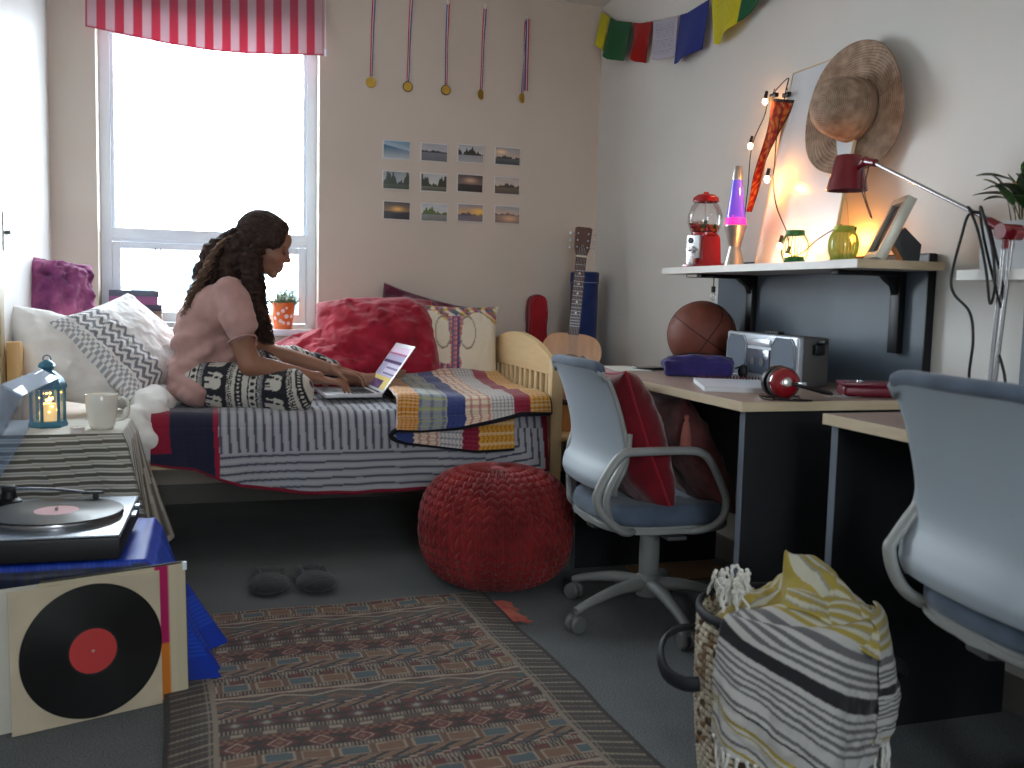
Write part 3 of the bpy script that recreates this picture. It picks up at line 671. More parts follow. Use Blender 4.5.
# mug, tea light, lantern
M_CER = mat('white_glazed_ceramic', (232, 228, 216), .18, var=.01, coat=.3)
mg = thing('mug', 'white ceramic mug on the striped bedside cloth', 'mug', (-.312, 3.10, NZ))
MB().lathe([(0, 0), (.030, 0), (.034, .006), (.040, .03), (.046, .075), (.0475, .102), (.0465, .104), (.044, .102), (.042, .07), (.036, .012), (0, .010)], n=48).build('cup', M_CER, mg, smooth=60)
MB().tube([(.043, 0, .088), (.060, 0, .092), (.073, 0, .078), (.073, 0, .048), (.060, 0, .030), (.038, 0, .026)], .0052, 10, sub=5, flat=(1.4, 1)).build('handle', M_CER, mg, smooth=180)
tl = thing('tea_light', 'small white tea light between the mug and the blue lantern', 'candle', (-.372, 3.03, NZ))
MB().lathe([(0, 0), (.0185, 0), (.0195, .015), (.0185, .0155), (.0175, .013), (0, .012)], n=28).build('cup', mat('tealight_cup', (224, 218, 214), .3, .2, 0), tl)
b = MB(); b.lathe([(0, .013), (.017, .0135), (.016, .011)], n=24); b.cyl((0, 0, .012), (.001, 0, .02), .0008, n=6); b.build('wax', mat('wax', (240, 226, 214), .5, var=0, sss=.3), tl)
M_TEAL = mat('teal_painted_metal', (64, 118, 140), .4, .2, .1, bump=(80, .1, .001)); M_GL = glass('lantern_glass', (.96, .97, .95), .03)
M_LED = emis('warm_led', (255, 190, 90), 16)
ln = thing('candle_lantern', 'teal metal lantern lit by tiny warm lights on the bedside table', 'lantern', (-.470, 3.17, NZ))
Rt = R3(0, 0, .3)
b = MB(); b.lathe([(0, 0), (.054, 0), (.056, .006), (.052, .018), (0, .018)], Rt, 6); b.build('base', M_TEAL, ln, smooth=25)
for i in range(6):
    a = PI/3*i+.3; x, y = .046*math.cos(a), .046*math.sin(a); MB().cyl((x, y, .018), (x, y, .118), .0048, n=8).build('corner_bar', M_TEAL, ln)
b = MB(); b.lathe([(.054, .116), (.056, .122), (.050, .135), (.040, .152), (.024, .166), (.018, .170), (.018, .176), (.026, .182), (.022, .192), (.008, .202), (0, .203)], Rt, 6); b.build('roof', M_TEAL, ln, smooth=50)
b = MB(); b.tube([(.011*math.cos(a*PI/9), 0, .205+.011*math.sin(a*PI/9)) for a in range(-1, 11)], .002, 6); b.build('handle', M_TEAL, ln)
b = MB()
for i in range(6):
    a = PI/3*i+.3; a2 = a+PI/3; p = [(.043*math.cos(q), .043*math.sin(q)) for q in (a, a2)]
    b.add([(*p[0], .02), (*p[1], .02), (*p[1], .116), (*p[0], .116)], [[0, 1, 2, 3]])
b.build('glass_panes', M_GL, ln, smooth=0)
b = MB()
for i in range(26):
    a = random.random()*6.3; r = .004+.026*random.random(); b.ell((r*math.cos(a), r*math.sin(a), .028+.075*random.random()), .0036, nu=8, nv=6)
b.build('fairy_lights', M_LED, ln)
MB().cyl((0, 0, .018), (0, 0, .07), .024, n=24).build('candle', mat('ivory_wax', (236, 220, 186), .5, var=0, emit=(255, 200, 120), es=.6), ln)

# ================================================================ RECORD PLAYER ON A CLOTH-COVERED CRATE
CX_0, CX_1, CY_0, CY_1, CZ = -.60, -.150, 2.40, 2.84, .325
cr_ = thing('storage_crate', 'wooden crate hidden beneath the blue cloth and the record player', 'crate', (-.37, 2.59, 0))
MB().bx(CX_0, CX_1, CY_0, CY_1, .01, CZ-.005).build('crate_box', M_OAK, cr_, True)
for x in (CX_0+.03, CX_1-.06):
    for y in (CY_0+.03, CY_1-.06): MB().bx(x, x+.03, y, y+.03, 0, .01).build('foot', M_OAK, cr_, True)
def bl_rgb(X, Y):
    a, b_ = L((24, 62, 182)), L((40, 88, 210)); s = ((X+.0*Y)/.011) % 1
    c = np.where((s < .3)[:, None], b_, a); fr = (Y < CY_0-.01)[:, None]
    pat = np.where((((X/.03) % 1) < .4)[:, None], L((24, 36, 76)), np.where((((X/.03) % 1) < .6)[:, None], L((40, 44, 50)), L((26, 30, 60))))  # front stripes darkened; the shadow there is put into the colour
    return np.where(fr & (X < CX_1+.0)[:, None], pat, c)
k = NT('blue_satin'); a_ = k.add('Attribute', attribute_name='pattern'); k.link(a_.outputs['Color'], k.b.inputs['Base Color']); k.b.inputs['Roughness'].default_value = .5
k.b.inputs['Sheen Weight'].default_value = .0; k.bump(k.noise(260, 2), .2, .001); M_SATIN = k.m
bc = thing('satin_cloth', 'shiny blue cloth over the crate, trailing to the floor beside the album covers', 'cloth', (-.37, 2.59, CZ))
def bdrop(x, y, n):
    if n[0] > 0 or x > CX_1-.03: return .318
    return .30
def bflare(x, y, n, ck):
    if n[0] < 0: return 0
    if n[0] > 0: return .125+.075*math.exp(-((y-CY_0)/.12)**2)+.07*math.exp(-((y-2.66)/.08)**2)-.03
    return .0
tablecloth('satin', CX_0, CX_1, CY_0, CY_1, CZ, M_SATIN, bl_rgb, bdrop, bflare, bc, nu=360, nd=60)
M_BLK = mat('black_plastic', (17, 18, 20), .5, var=.03); M_SILV = mat('silver_trim', (176, 182, 188), .3, .8, .02)
tt = thing('turntable', 'black and silver record player with its smoked lid raised, at the left edge', 'record player', (-.375, 2.53, CZ+.003), -.03)
TW, TD = .365, .43   # x size, y size
MB().box((0, 0, .050), (TW, TD, .052), bev=.006).build('plinth', M_BLK, tt)
MB().box((0, 0, .079), (TW-.004, TD-.004, .006), bev=.003).build('deck_plate', mat('brushed_deck', (150, 158, 166), .34, .7, .05, 3, stretch=(1, 40, 1)), tt)
for sx in (-1, 1):
    for sy in (-1, 1): MB().lathe([(0, 0), (.020, 0), (.024, .01), (.018, .026), (0, .026)], T(sx*.14, sy*.115+.04, 0), 20).build('foot', M_BLK, tt)
MB().lathe([(0, .082), (.150, .082), (.152, .09), (.150, .097), (.143, .098), (0, .098)], T(.018, -.02, 0), 64).build('platter', mat('alloy_platter', (150, 150, 152), .25, .9, 0), tt, smooth=50)
b = MB(); b.box((TW/2+.004, .05, .07), (.012, .05, .008), bev=.002); b.build('control_slider', M_SILV, tt); MB().box((TW/2+.004, .125, .074), (.014, .026, .01), bev=.003).build('speed_switch', M_SILV, tt)
pv = Vector((-.122, .150, 0)); b = MB(); b.lathe([(0, .082), (.030, .082), (.030, .094), (.020, .10), (.016, .118), (0, .118)], T(pv.x, pv.y, 0), 28)
b.box((pv.x, pv.y, .122), (.03, .024, .02), bev=.004); b.build('tonearm_pivot', M_BLK, tt)
b = MB(); b.tube([(pv.x-.045, pv.y+.004, .124), (pv.x, pv.y, .124), (pv.x+.10, pv.y-.012, .122), (pv.x+.185, pv.y-.035, .116)], .004, 8, sub=4)
arm_ = b.build('tonearm', mat('polished_arm', (200, 202, 206), .15, .95, 0), tt)
b = MB(); b.cyl((pv.x-.052, pv.y+.004, .124), (pv.x-.025, pv.y+.002, .124), .015, n=20); b.build('counterweight', M_BLK, arm_)
b = MB(); b.prism([(0, -.009), (.04, -.007), (.052, 0), (.04, .007), (0, .009)], .006, T(pv.x+.18, pv.y-.034, .112) @ R3(0, 0, -.15)); b.box((pv.x+.21, pv.y-.038, .105), (.014, .01, .014), bev=.002); b.build('headshell', M_BLK, arm_)
M_LID = glass('smoked_acrylic', (.74, .80, .90), .06, dens=.10)
Ml = T(-TW/2-.002, 0, .088) @ R3(0, -math.radians(61), 0); lw = .355
b = MB(); b.bx(0, lw, -TD/2, TD/2, .046, .049, Ml, bev=0); b.bx(0, lw, -TD/2, -TD/2+.003, 0, .046, Ml, bev=0); b.bx(0, lw, TD/2-.003, TD/2, 0, .046, Ml, bev=0)
lid = b.build('dust_cover', M_LID, tt, smooth=0)
MB().bx(lw, lw+.004, -TD/2, TD/2, 0, .049, Ml, bev=0).build('cover_rim', glass('acrylic_edge', (.60, .70, .82), .15, dens=.45), lid, smooth=0)
for sy in (-.12, .12): MB().box((-TW/2-.0, sy, .085), (.02, .03, .02), bev=.003).build('hinge', M_BLK, tt)
# record on the platter
def vinyl_mat(name, label_rgb):
    k = NT(name); c = k.add('TexCoord'); s_ = k.add('SeparateXYZ', {0: c.outputs['Object']})
    r = k.add('VectorMath', {0: k.add('CombineXYZ', {0: s_.outputs[0], 1: s_.outputs[1]}).outputs[0]}, operation='LENGTH').outputs['Value']
    f = k.add('MapRange', {0: r, 1: 0.0, 2: .15}).outputs[0]
    st = [(0, s2l((30, 20, 20))), (.02, s2l(label_rgb)), (.335, s2l((30, 30, 30))), (.345, s2l((34, 34, 36))), (.37, s2l((16, 16, 17)))]
    k.link(k.ramp(f, st, 'CONSTANT'), k.b.inputs['Base Color'])
    w = k.add('TexWave', {'Scale': 260.0, 'Vector': c.outputs['Object'], 'Distortion': 0.0}, wave_type='RINGS', rings_direction='Z')
    k.bump(w.outputs[0], .25, .0004); k.link(k.ramp(f, [(0, (.6,)*3), (.34, (.28,)*3)], 'CONSTANT'), k.b.inputs['Roughness']); return k.m
def vinyl(name_, M, mat_):
    b = MB(); b.lathe([(.0036, -.001), (.150, -.001), (.151, 0), (.150, .001), (.0036, .001), (.0036, -.001)], n=96)
    o = b.build(name_, mat_, smooth=40); o.matrix_world = M; return o
Mt = WM(tt) @ T(.018, -.02, .0995)
o = vinyl('vinyl_record', Mt, vinyl_mat('black_vinyl_pink_label', (214, 160, 164))); setp(o, 'black record with a pale pink label lying on the record player', 'record')
MB().cyl((0, 0, 0), (0, 0, .010), .0035, n=12, M=T(.018, -.02, .098)).build('spindle', M_SILV, tt)
# leaning sleeves: bottom edge direction
A0 = Vector((-.411, 2.209, 0)); d_ = Vector((.305, .106, 0)).normalized(); nrm_ = Vector((d_.y, -d_.x, 0)); lean = math.radians(3.5)
def sleeve_M(off, along, zrot=0, ln=lean):
    up_ = (Vector((0, 0, math.cos(ln)))-nrm_*math.sin(ln)); n2 = d_.cross(up_)
    M = Matrix((d_, up_, n2)).transposed().to_4x4(); M.translation = A0+d_*along-nrm_*off+Vector((0, 0, .002)); return M @ R3(0, 0, zrot)
M_SLV = mat('aged_cream_sleeve', (196, 182, 156), .75, var=.12, vscale=9, bump=(30, .1, .001))
M_DISC = vinyl_mat('black_vinyl_red_label', (190, 52, 50))
Ms = sleeve_M(0, 0, .0)
o = MB().bx(0, .318, 0, .314, 0, .003, Ms, bev=.001).build('record_sleeve', M_SLV, smooth=0); setp(o, 'cream paper record sleeve standing on the floor behind the red-labelled record', 'record sleeve')
o = vinyl('vinyl_record', Ms @ T(.168, .155, .0055), M_DISC); setp(o, 'black record with a red label displayed in front of its cream sleeve', 'record')
def alb_col(U, V):
    base = L((200, 188, 160)); pk, og = L((176, 30, 92)), L((206, 120, 40)); s = U*.318
    m_ = (s > .248) & (s < .278); c = np.broadcast_to(base, U.shape+(3,)).copy(); c = c*(1-.05*(U > .93))[..., None]
    c = np.where(m_[..., None], np.where((V > .42)[..., None], pk, og), c); return np.moveaxis(c, -1, 0)
al = thing('album_cover', 'cream album cover with a pink and orange vertical stripe, leaning on the crate', 'album cover', tuple(A0+d_*.2-nrm_*.012))
Mq = sleeve_M(.014, .064)
grid('cover_front', 60, 60, lambda u, v: Mq @ Vector((u*.318, v*.318, .002)), attr_mat('printed_card', .55, None, 0), al, alb_col, thick=.0035, world=True, smooth=40)
b = MB(); b.bx(.312, .322, .302, .322, -.004, .004, Mq, bev=.001); b.build('corner_guard', M_UPVC, al, True)
Mq2 = sleeve_M(.026, -.150)
o = MB().bx(0, .315, 0, .315, 0, .004, Mq2, bev=.001).build('album_cover', mat('pale_card', (206, 202, 190), .6), smooth=0); setp(o, 'pale album cover cut off by the left edge, behind the others', 'album cover')
Mq3 = sleeve_M(.021, .068)
o = MB().bx(0, .318, 0, .322, 0, .003, Mq3, bev=.001).build('album_cover', mat('dark_card', (70, 68, 62), .5), smooth=0); setp(o, 'dark-edged album cover directly behind the pink-striped one', 'album cover')
# ================================================================ PERSON ON THE BED
per = thing('person', 'person with long curly hair in pink T-shirt and elephant-print trousers typing on the bed', 'person', (0.02, 3.78, .545))
SK = L((150, 106, 84)); SKD = L((120, 78, 62))
k = NT('brown_skin'); a_ = k.add('Attribute', attribute_name='pattern'); k.link(a_.outputs['Color'], k.b.inputs['Base Color']); k.b.inputs['Roughness'].default_value = .48
k.b.inputs['Subsurface Weight'].default_value = .12; k.b.inputs['Subsurface Radius'].default_value = (.012, .005, .003); k.b.inputs['Subsurface Scale'].default_value = .6; k.bump(k.noise(240, 2), .08, .0005); M_SKIN = k.m
HC = Vector((.192, 3.775, 1.133)); HM = T(*HC) @ R3(0, math.radians(17), 0) @ R3(0, 0, -.10) @ Matrix.Diagonal((.98, .95, .98, 1))
b = MB()
def E_(c, r): b.ell(c, r, HM, 24, 16)
E_((-.012, 0, .040), (.094, .074, .086)); E_((.030, 0, -.010), (.058, .060, .080)); E_((.028, 0, -.062), (.045, .046, .036)); E_((.064, 0, -.088), (.018, .021, .016))
E_((.074, 0, .045), (.022, .046, .034))
cone2(b, HM @ Vector((.086, 0, .016)), HM @ Vector((.104, 0, -.018)), .0075, .0105); 
for s in (-1, 1):
    E_((.095, s*.011, -.023), (.010, .008, .007)); E_((.077, s*.030, .026), (.013, .022, .007)); E_((.052, s*.036, -.022), (.032, .024, .030)); E_((.074, s*.029, .006), (.013, .0165, .011))
    E_((-.006, s*.074, -.004), (.018, .009, .031)); E_((.000, s*.070, -.026), (.009, .007, .010))
E_((.078, 0, -.038), (.014, .022, .024)); E_((.0875, 0, -.047), (.009, .021, .006)); E_((.0855, 0, -.057), (.009, .018, .007)); E_((.080, 0, -.066), (.012, .02, .010))
cone2(b, (.088, 3.80, 1.0), (.165, 3.785, 1.085), .056, .050)
# torso, arms
b.ell((-.035, 3.80, .66), (.10, .145, .10)); b.ell((-.02, 3.80, .76), (.085, .125, .12)); b.ell((.03, 3.80, .88), (.09, .145, .11)); cone2(b, (.07, 3.67, .950), (.07, 3.93, .950), .05, .05)
cone2(b, (.035, 3.80, .90), (.10, 3.79, 1.02), .09, .055)
ARM = {'R': ((.072, 3.668, .925), (.135, 3.575, .700), (.352, 3.620, .655)), 'L': ((.09, 3.95, .940), (.215, 3.99, .725), (.455, 3.92, .662))}
for q in ARM.values():
    cone2(b, q[0], q[1], .044, .040); m_ = Vector(q[1]).lerp(Vector(q[2]), .35); cone2(b, q[1], m_, .040, .039); cone2(b, m_, q[2], .039, .0245)
def hand(mb, wrist, fwd, side, spread, ztip, thumb):
    """palm-down hand: five jointed fingers arched on the keys; side = direction of the little finger"""
    W0 = Vector(wrist); f = Vector(fwd).normalized(); s = Vector(side); s = (s-f*s.dot(f)).normalized(); u = Vector((0, 0, 1))
    cone2(mb, W0, W0+f*.03+u*.002, .0225, .026)
    for k_ in range(4):
        o = (-1.5+k_)*.0165; cone2(mb, W0+f*.02+s*o*.7, W0+f*.078+s*o+u*(.004-.003*abs(k_-1)), .0125, .0098)
    Ls = [(.040, .024, .019), (.044, .027, .020), (.041, .025, .019), (.032, .019, .017)]
    for k_ in range(4):
        o = (-1.5+k_)*.0165; p = W0+f*(.080-.004*abs(k_-1))+s*o+u*(.004-.003*abs(k_-1)); l1, l2, l3 = Ls[k_]
        fd = (f+s*(-1.5+k_)*spread).normalized(); lift = [.10, .22, .02, .14][k_]
        p1 = p+fd*l1*math.cos(lift)+u*l1*math.sin(lift)*.6; p2 = p1+fd*l2*.85-u*l2*.45; p3 = Vector((p2.x, p2.y, 0))+fd*l3*.55; p3.z = ztip+.004*(k_ % 2)
        cone2(mb, p, p1, .0088, .0076, 10); cone2(mb, p1, p2, .0076, .0068, 10); cone2(mb, p2, p3, .0068, .0055, 10)
    t0 = W0+f*.022-s*.020-u*.004; t1 = t0+f*.030-s*.022-u*.006; t2 = t1+f*.026-s*.006-u*.006; t2.z = max(t2.z-.01, ztip+.004)
    cone2(mb, t0, t1, .0125, .0095, 10); cone2(mb, t1, t2, .0095, .0068, 10)
hand(b, ARM['R'][2], (1, .10, -.22), (-.1, -1, 0), .10, .594, -1)
hand(b, ARM['L'][2], (1, -.20, -.24), (.2, 1, 0), .10, .594, 1)
# legs inside the trousers, bare ankle and foot behind the screen
cone2(b, (-.02, 3.69, .625), (.29, 3.585, .612), .080, .060); cone2(b, (.27, 3.60, .590), (.03, 3.76, .585), .052, .034); cone2(b, (.03, 3.76, .585), (-.06, 3.84, .585), .03, .02)
cone2(b, (-.02, 3.90, .640), (.33, 4.03, .680), .078, .056); cone2(b, (.33, 4.03, .680), (.52, 4.05, .628), .050, .034); cone2(b, (.52, 4.05, .628), (.60, 4.05, .606), .034, .030)
b.ell((.610, 4.05, .600), (.035, .030, .036)); cone2(b, (.61, 4.04, .600), (.735, 4.02, .612), .032, .026); b.ell((.74, 4.02, .615), (.03, .022, .034))
for i in range(5): cone2(b, (.755, 4.015, .64-.013*i), (.785-.003*i, 4.01, .645-.014*i), .009-.0005*i, .0075-.0004*i, 8)
HI = HM.inverted()
def skin_col(co):
    q = HI @ co; c = SK.copy()
    if (q-Vector((.094, 0, -.053))).length < .03 and abs(q.z+.053) < .0125 and q.x > .083 and abs(q.y) < .022: c = L((142, 88, 78))
    if abs(q.z+.0525) < .0016 and q.x > .088 and abs(q.y) < .02: c = L((84, 42, 40))
    if q.length < .14 and q.x > .07 and abs(q.z-.004) < .011 and .014 < abs(q.y) < .045: c = SKD
    if .060 < q.x < .1 and abs(q.y) > .03 and -.04 < q.z < -.005: c = SK*.6+L((170, 104, 88))*.4
    return c*(.96+.08*noise.noise(co*30))
body = remesh('body', b, M_SKIN, per, .0036, 5, None, True, skin_col)
b = MB()
for s in (-1, 1):
    b.tube([HM @ Vector((.0835-.0045*i*i*.45, s*(.012+.0088*i), .031+.0035*math.sin(i*.9))) for i in range(5)], [.002, .0032, .0032, .0026, .0012], 6)
brow = b.build('eyebrows', mat('eyebrow_hair', (34, 24, 20), .8, var=.1), per, True, smooth=180)
b = MB()
for s in (-1, 1): b.tube([HM @ Vector((.0885-.0035*abs(i-1.6)**1.6, s*(.017+.007*i), .000-.002*math.sin(i*.8))) for i in range(5)], [.0008, .0014, .0016, .0014, .0007], 6)
b.build('eyelashes', mat('lash', (22, 16, 14), .8, var=0), per, True, smooth=180)
# T-shirt
M_TEE = fabric('dusty_pink_jersey', (176, 138, 132), (188, 150, 144), scale=500, bumpd=.0015)
b = MB()
b.ell((-.042, 3.80, .670), (.108, .160, .115)); b.ell((-.036, 3.80, .76), (.108, .155, .15)); b.ell((-.022, 3.80, .83), (.105, .155, .12)); b.ell((.022, 3.80, .875), (.112, .165, .125)); cone2(b, (.066, 3.66, .960), (.072, 3.93, .960), .060, .060)
cone2(b, (.035, 3.80, .90), (.088, 3.795, .985), .10, .066)
cone2(b, (.070, 3.665, .945), (.098, 3.602, .870), .066, .060); cone2(b, (.098, 3.602, .870), (.104, 3.590, .846), .060, .061); b.ell((.03, 3.70, .90), (.095, .085, .09)); cone2(b, (.085, 3.94, .950), (.135, 3.98, .850), .066, .062)
b.ell((-.055, 3.72, .628), (.100, .085, .085)); b.ell((.015, 3.72, .655), (.085, .075, .080)); b.ell((-.045, 3.70, .600), (.078, .105, .064)); b.ell((.06, 3.78, .76), (.10, .12, .11))
b.ell((-.075, 3.82, .635), (.095, .13, .07))
def tee_disp(co, n):
    f = noise.fractal(Vector((co.x*10+co.z*7, co.y*7, co.z*13-co.x*9)), .8, 2.1, 3)
    fold = math.sin((co.z*1.0-co.x*.55)*85+3*noise.noise(co*7))*max(0, 1-abs(co.z-.74)/.14)
    fold2 = math.sin((co.z+co.x*.9)*70+2.5*noise.noise(co*8))*max(0, 1-abs(co.z-.64)/.07)
    return .007*f+.010*fold+.007*fold2
tee = remesh('t_shirt', b, M_TEE, per, .006, 6, tee_disp, True)
b = MB(); ax = (Vector((.104, 3.590, .846))-Vector((.098, 3.602, .870))).normalized(); Mc = T(.106, 3.576, .796) @ align(ax)
b.tube([Mc @ Vector((.052*math.cos(a*PI/16), .052*math.sin(a*PI/16), .010)) for a in range(32)], .0035, 6, closed=True); b.build('sleeve_hem', M_TEE, tee, True, smooth=180)
b = MB(); b.tube([(.075+.052*math.cos(a*PI/14)+.018, 3.795+.062*math.sin(a*PI/14), 1.018+.0-.020*math.cos(a*PI/14)) for a in range(28)], .006, 8, closed=True); b.build('neckband', M_TEE, tee, True, smooth=180)
# elephant-print trousers
CR, DK, GR = L((196, 192, 182)), L((38, 38, 46)), L((120, 122, 128))
def eleph(a, h):
    """a in [-.5,.5] along, h in [0,1] up: side view of an elephant"""
    body_ = ((a+.06)/.27)**2+((h-.56)/.24)**2 < 1; head_ = ((a-.24)/.13)**2+((h-.64)/.18)**2 < 1
    legs_ = (h < .5) and (h > .12) and ((abs(a+.24) < .055) or (abs(a+.12) < .04) or (abs(a-.06) < .05) or (abs(a-.15) < .03))
    trunk_ = (h < .6) and (h > .2) and abs(a-.36-.03*math.sin(h*12)) < .035
    return (body_ or head_ or legs_ or trunk_) and not (((a-.17)/.05)**2+((h-.60)/.09)**2 < 1)
def trouser_pattern(s, t):
    """s metres along the leg, t metres around it"""
    seg = [(.026, 'd'), (.020, 'c'), (.005, 'l'), (.026, 'm'), (.005, 'l'), (.010, 'z'), (.008, 's'), (.088, 'e'), (.010, 'z'), (.010, 'o'), (.012, 'c')]
    tot = sum(q[0] for q in seg); x = s % tot
    for w_, k_ in seg:
        if x < w_: break
        x -= w_
    if k_ == 'd': return CR if (abs(((t/.018) % 1)-.5) < .22 and .3 < x/w_ < .7) else DK
    if k_ == 'c': return CR
    if k_ == 'l': return DK
    if k_ == 'm': return DK if ((((t/.03) % 1)-.5)/.3)**2+((x/w_-.5)/.33)**2 < 1 else CR
    if k_ == 'z': return CR if ((t/.012) % 1 < .5) ^ (x/w_ < .5) else DK
    if k_ == 's': return GR
    if k_ == 'o': return CR if ((((t/.011) % 1)-.5)/.3)**2+((x/w_-.5)/.35)**2 < 1 else DK
    a = ((t/.105) % 1)-.5; return CR if eleph(a, x/w_) else DK
def tr_col(co):
    if co.y < 3.86 and not (co.x > .2 and co.y > 3.8):
        ax_ = Vector((.33, -.11, -.01)).normalized(); o_ = Vector((-.02, 3.69, .625)); d = co-o_; s = d.dot(ax_)+.045*math.sin(d.z*14)*max(0, s_ if (s_ := (co.x-.2)*5) > 0 else 0); t = math.atan2(d.z+.01*1, -(d.y-ax_.y*s))*.10
    else:
        ax_ = Vector((.36, .12, .03)).normalized(); o_ = Vector((-.02, 3.92, .63)); d = co-o_; s = d.dot(ax_)+.01; t = math.atan2(d.z, -(d.y-ax_.y*s))*.08
    return trouser_pattern(s+.03+.055, t+.02)
b = MB()
b.ell((-.045, 3.80, .625), (.105, .155, .075)); cone2(b, (-.02, 3.70, .620), (.275, 3.580, .604), .092, .086); b.ell((.288, 3.575, .598), (.076, .084, .086)); cone2(b, (.26, 3.62, .590), (.03, 3.76, .590), .062, .050)
cone2(b, (.05, 3.66, .600), (.24, 3.62, .590), .075, .070)
cone2(b, (-.02, 3.90, .640), (.32, 4.03, .682), .088, .070); cone2(b, (.32, 4.03, .682), (.475, 4.05, .645), .066, .052); b.ell((.492, 4.05, .640), (.022, .050, .052))
def tr_disp(co, n):
    f = noise.fractal(co*11, .8, 2.1, 3); g = math.sin(co.x*60+20*co.y+4*noise.noise(co*9))*(1 if co.x > .38 else .35)
    h = math.sin(math.atan2(co.z-.605, co.x-.285)*5+co.y*30)*.003*(1 if co.x > .24 and co.y < 3.75 else 0)
    return .004*f+.0035*g+h
remesh('trousers', b, attr_mat('elephant_print_cotton', bump=(420, .25, .001)), per, .0042, 5, tr_disp, True, tr_col)
# hair
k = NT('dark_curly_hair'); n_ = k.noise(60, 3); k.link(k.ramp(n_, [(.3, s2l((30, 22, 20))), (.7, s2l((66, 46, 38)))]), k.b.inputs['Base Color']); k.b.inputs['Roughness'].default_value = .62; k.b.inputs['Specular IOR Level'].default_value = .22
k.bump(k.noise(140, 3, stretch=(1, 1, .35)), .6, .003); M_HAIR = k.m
b = MB(); b.ell((-.020, 0, .050), (.099, .082, .088), HM, 24, 16); b.ell((-.048, 0, .012), (.074, .084, .075), HM, 24, 16)
for s in (-1, 1): b.ell((.022, s*.052, .052), (.050, .034, .060), HM, 20, 12); b.ell((-.012, s*.074, -.002), (.030, .018, .055), HM, 20, 12)
b.ell((.040, 0, .098), (.032, .055, .024), HM, 20, 12)
cone2(b, (.095, 3.78, 1.165), (.015, 3.79, 1.10), .042, .050); cone2(b, (.015, 3.79, 1.10), (-.03, 3.79, 1.02), .046, .034); cone2(b, (.09, 3.76, 1.10), (.06, 3.74, 1.04), .075, .055)
for s in (-1, 1): cone2(b, (.150, 3.775+s*.075, 1.11), (.140, 3.775+s*.095, 1.00), .036, .032); cone2(b, (.140, 3.775+s*.095, 1.00), (.185, 3.775+s*.115, .87), .030, .020)
def hair_disp(co, n):
    q = HI @ co; tuft = 1 if q.z < .03 else .25
    return tuft*(.007*noise.fractal(co*38, .7, 2.1, 3)+.004*math.sin(co.z*170+6*noise.noise(co*20)))+.0016*math.sin(math.atan2(q.y, q.z)*40+q.x*60)
hair = remesh('hair', b, M_HAIR, per, .0048, 3, hair_disp, True)
rr = random.Random(5)
def curl(mb, path, amp, wl, r):
    pts, _ = crom([Vector(p) for p in path], 12); L_ = 0; out = []; ph = rr.random()*6.28; sg = rr.choice((-1, 1))
    for i, p in enumerate(pts):
        if i: L_ += (p-pts[i-1]).length
        q = i/(len(pts)-1); a = amp*(.25+.9*q); out.append(p+Vector((math.cos(L_/wl*6.28*sg+ph)*a, math.sin(L_/wl*6.28*sg+ph)*a, math.sin(L_/wl*9)*a*.4)))
    n_ = len(out); mb.tube(out, [r*(.8+.4*math.sin(PI*i/n_))*(1 if i < n_*.85 else (n_-i)/(n_*.15)+.1) for i in range(n_)], 4, cap=False)
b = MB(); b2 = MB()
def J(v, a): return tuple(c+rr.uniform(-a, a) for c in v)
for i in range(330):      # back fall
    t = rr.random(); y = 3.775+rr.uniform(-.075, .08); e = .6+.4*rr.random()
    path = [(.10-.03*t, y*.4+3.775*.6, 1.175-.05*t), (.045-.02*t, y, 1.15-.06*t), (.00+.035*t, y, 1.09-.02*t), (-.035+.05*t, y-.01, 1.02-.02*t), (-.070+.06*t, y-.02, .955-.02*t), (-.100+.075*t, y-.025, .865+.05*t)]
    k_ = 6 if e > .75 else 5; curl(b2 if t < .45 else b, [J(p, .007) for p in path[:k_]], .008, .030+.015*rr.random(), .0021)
for s in (-1, 1):
    for i in range(170):   # locks falling in front of each shoulder
        t = rr.uniform(-1, 1); y = 3.775+s*(.088+.018*rr.uniform(-1, 1)); e = rr.random()
        path = [(.165+.02*t, 3.775+s*.07, 1.17-.03*e), (.150+.032*t, y, 1.09), (.155+.036*t, y+s*.008, 1.00), (.165+.032*t, y+s*.018, .92), (.185+.026*t, y+s*.022, .84), (.205+.018*t, y+s*.022, .775)]
        k_ = 6 if e > .4 else 5; curl(b, [J(p, .006) for p in path[:k_]], .007, .028+.012*rr.random(), .0021)
for i in range(70):        # crown waves swept back to the tie
    a = rr.uniform(-1, 1); path = [HM @ Vector((.070, a*.055, .092-.028*abs(a))), HM @ Vector((.03, a*.080, .128-.055*abs(a))), HM @ Vector((-.04, a*.078, .132-.06*abs(a))), HM @ Vector((-.100, a*.045, .075-.03*abs(a))), HM @ Vector((-.118, a*.02, .035))]
    curl(b, path, .0022, .05, .0021)
b.build('curls', M_HAIR, hair, True, smooth=180); b2.build('curls', mat('sun_lightened_curls', (104, 78, 60), .5, var=.3, vscale=30), hair, True, smooth=180)  # some back curls in the hair's own lighter, sun-lightened brown

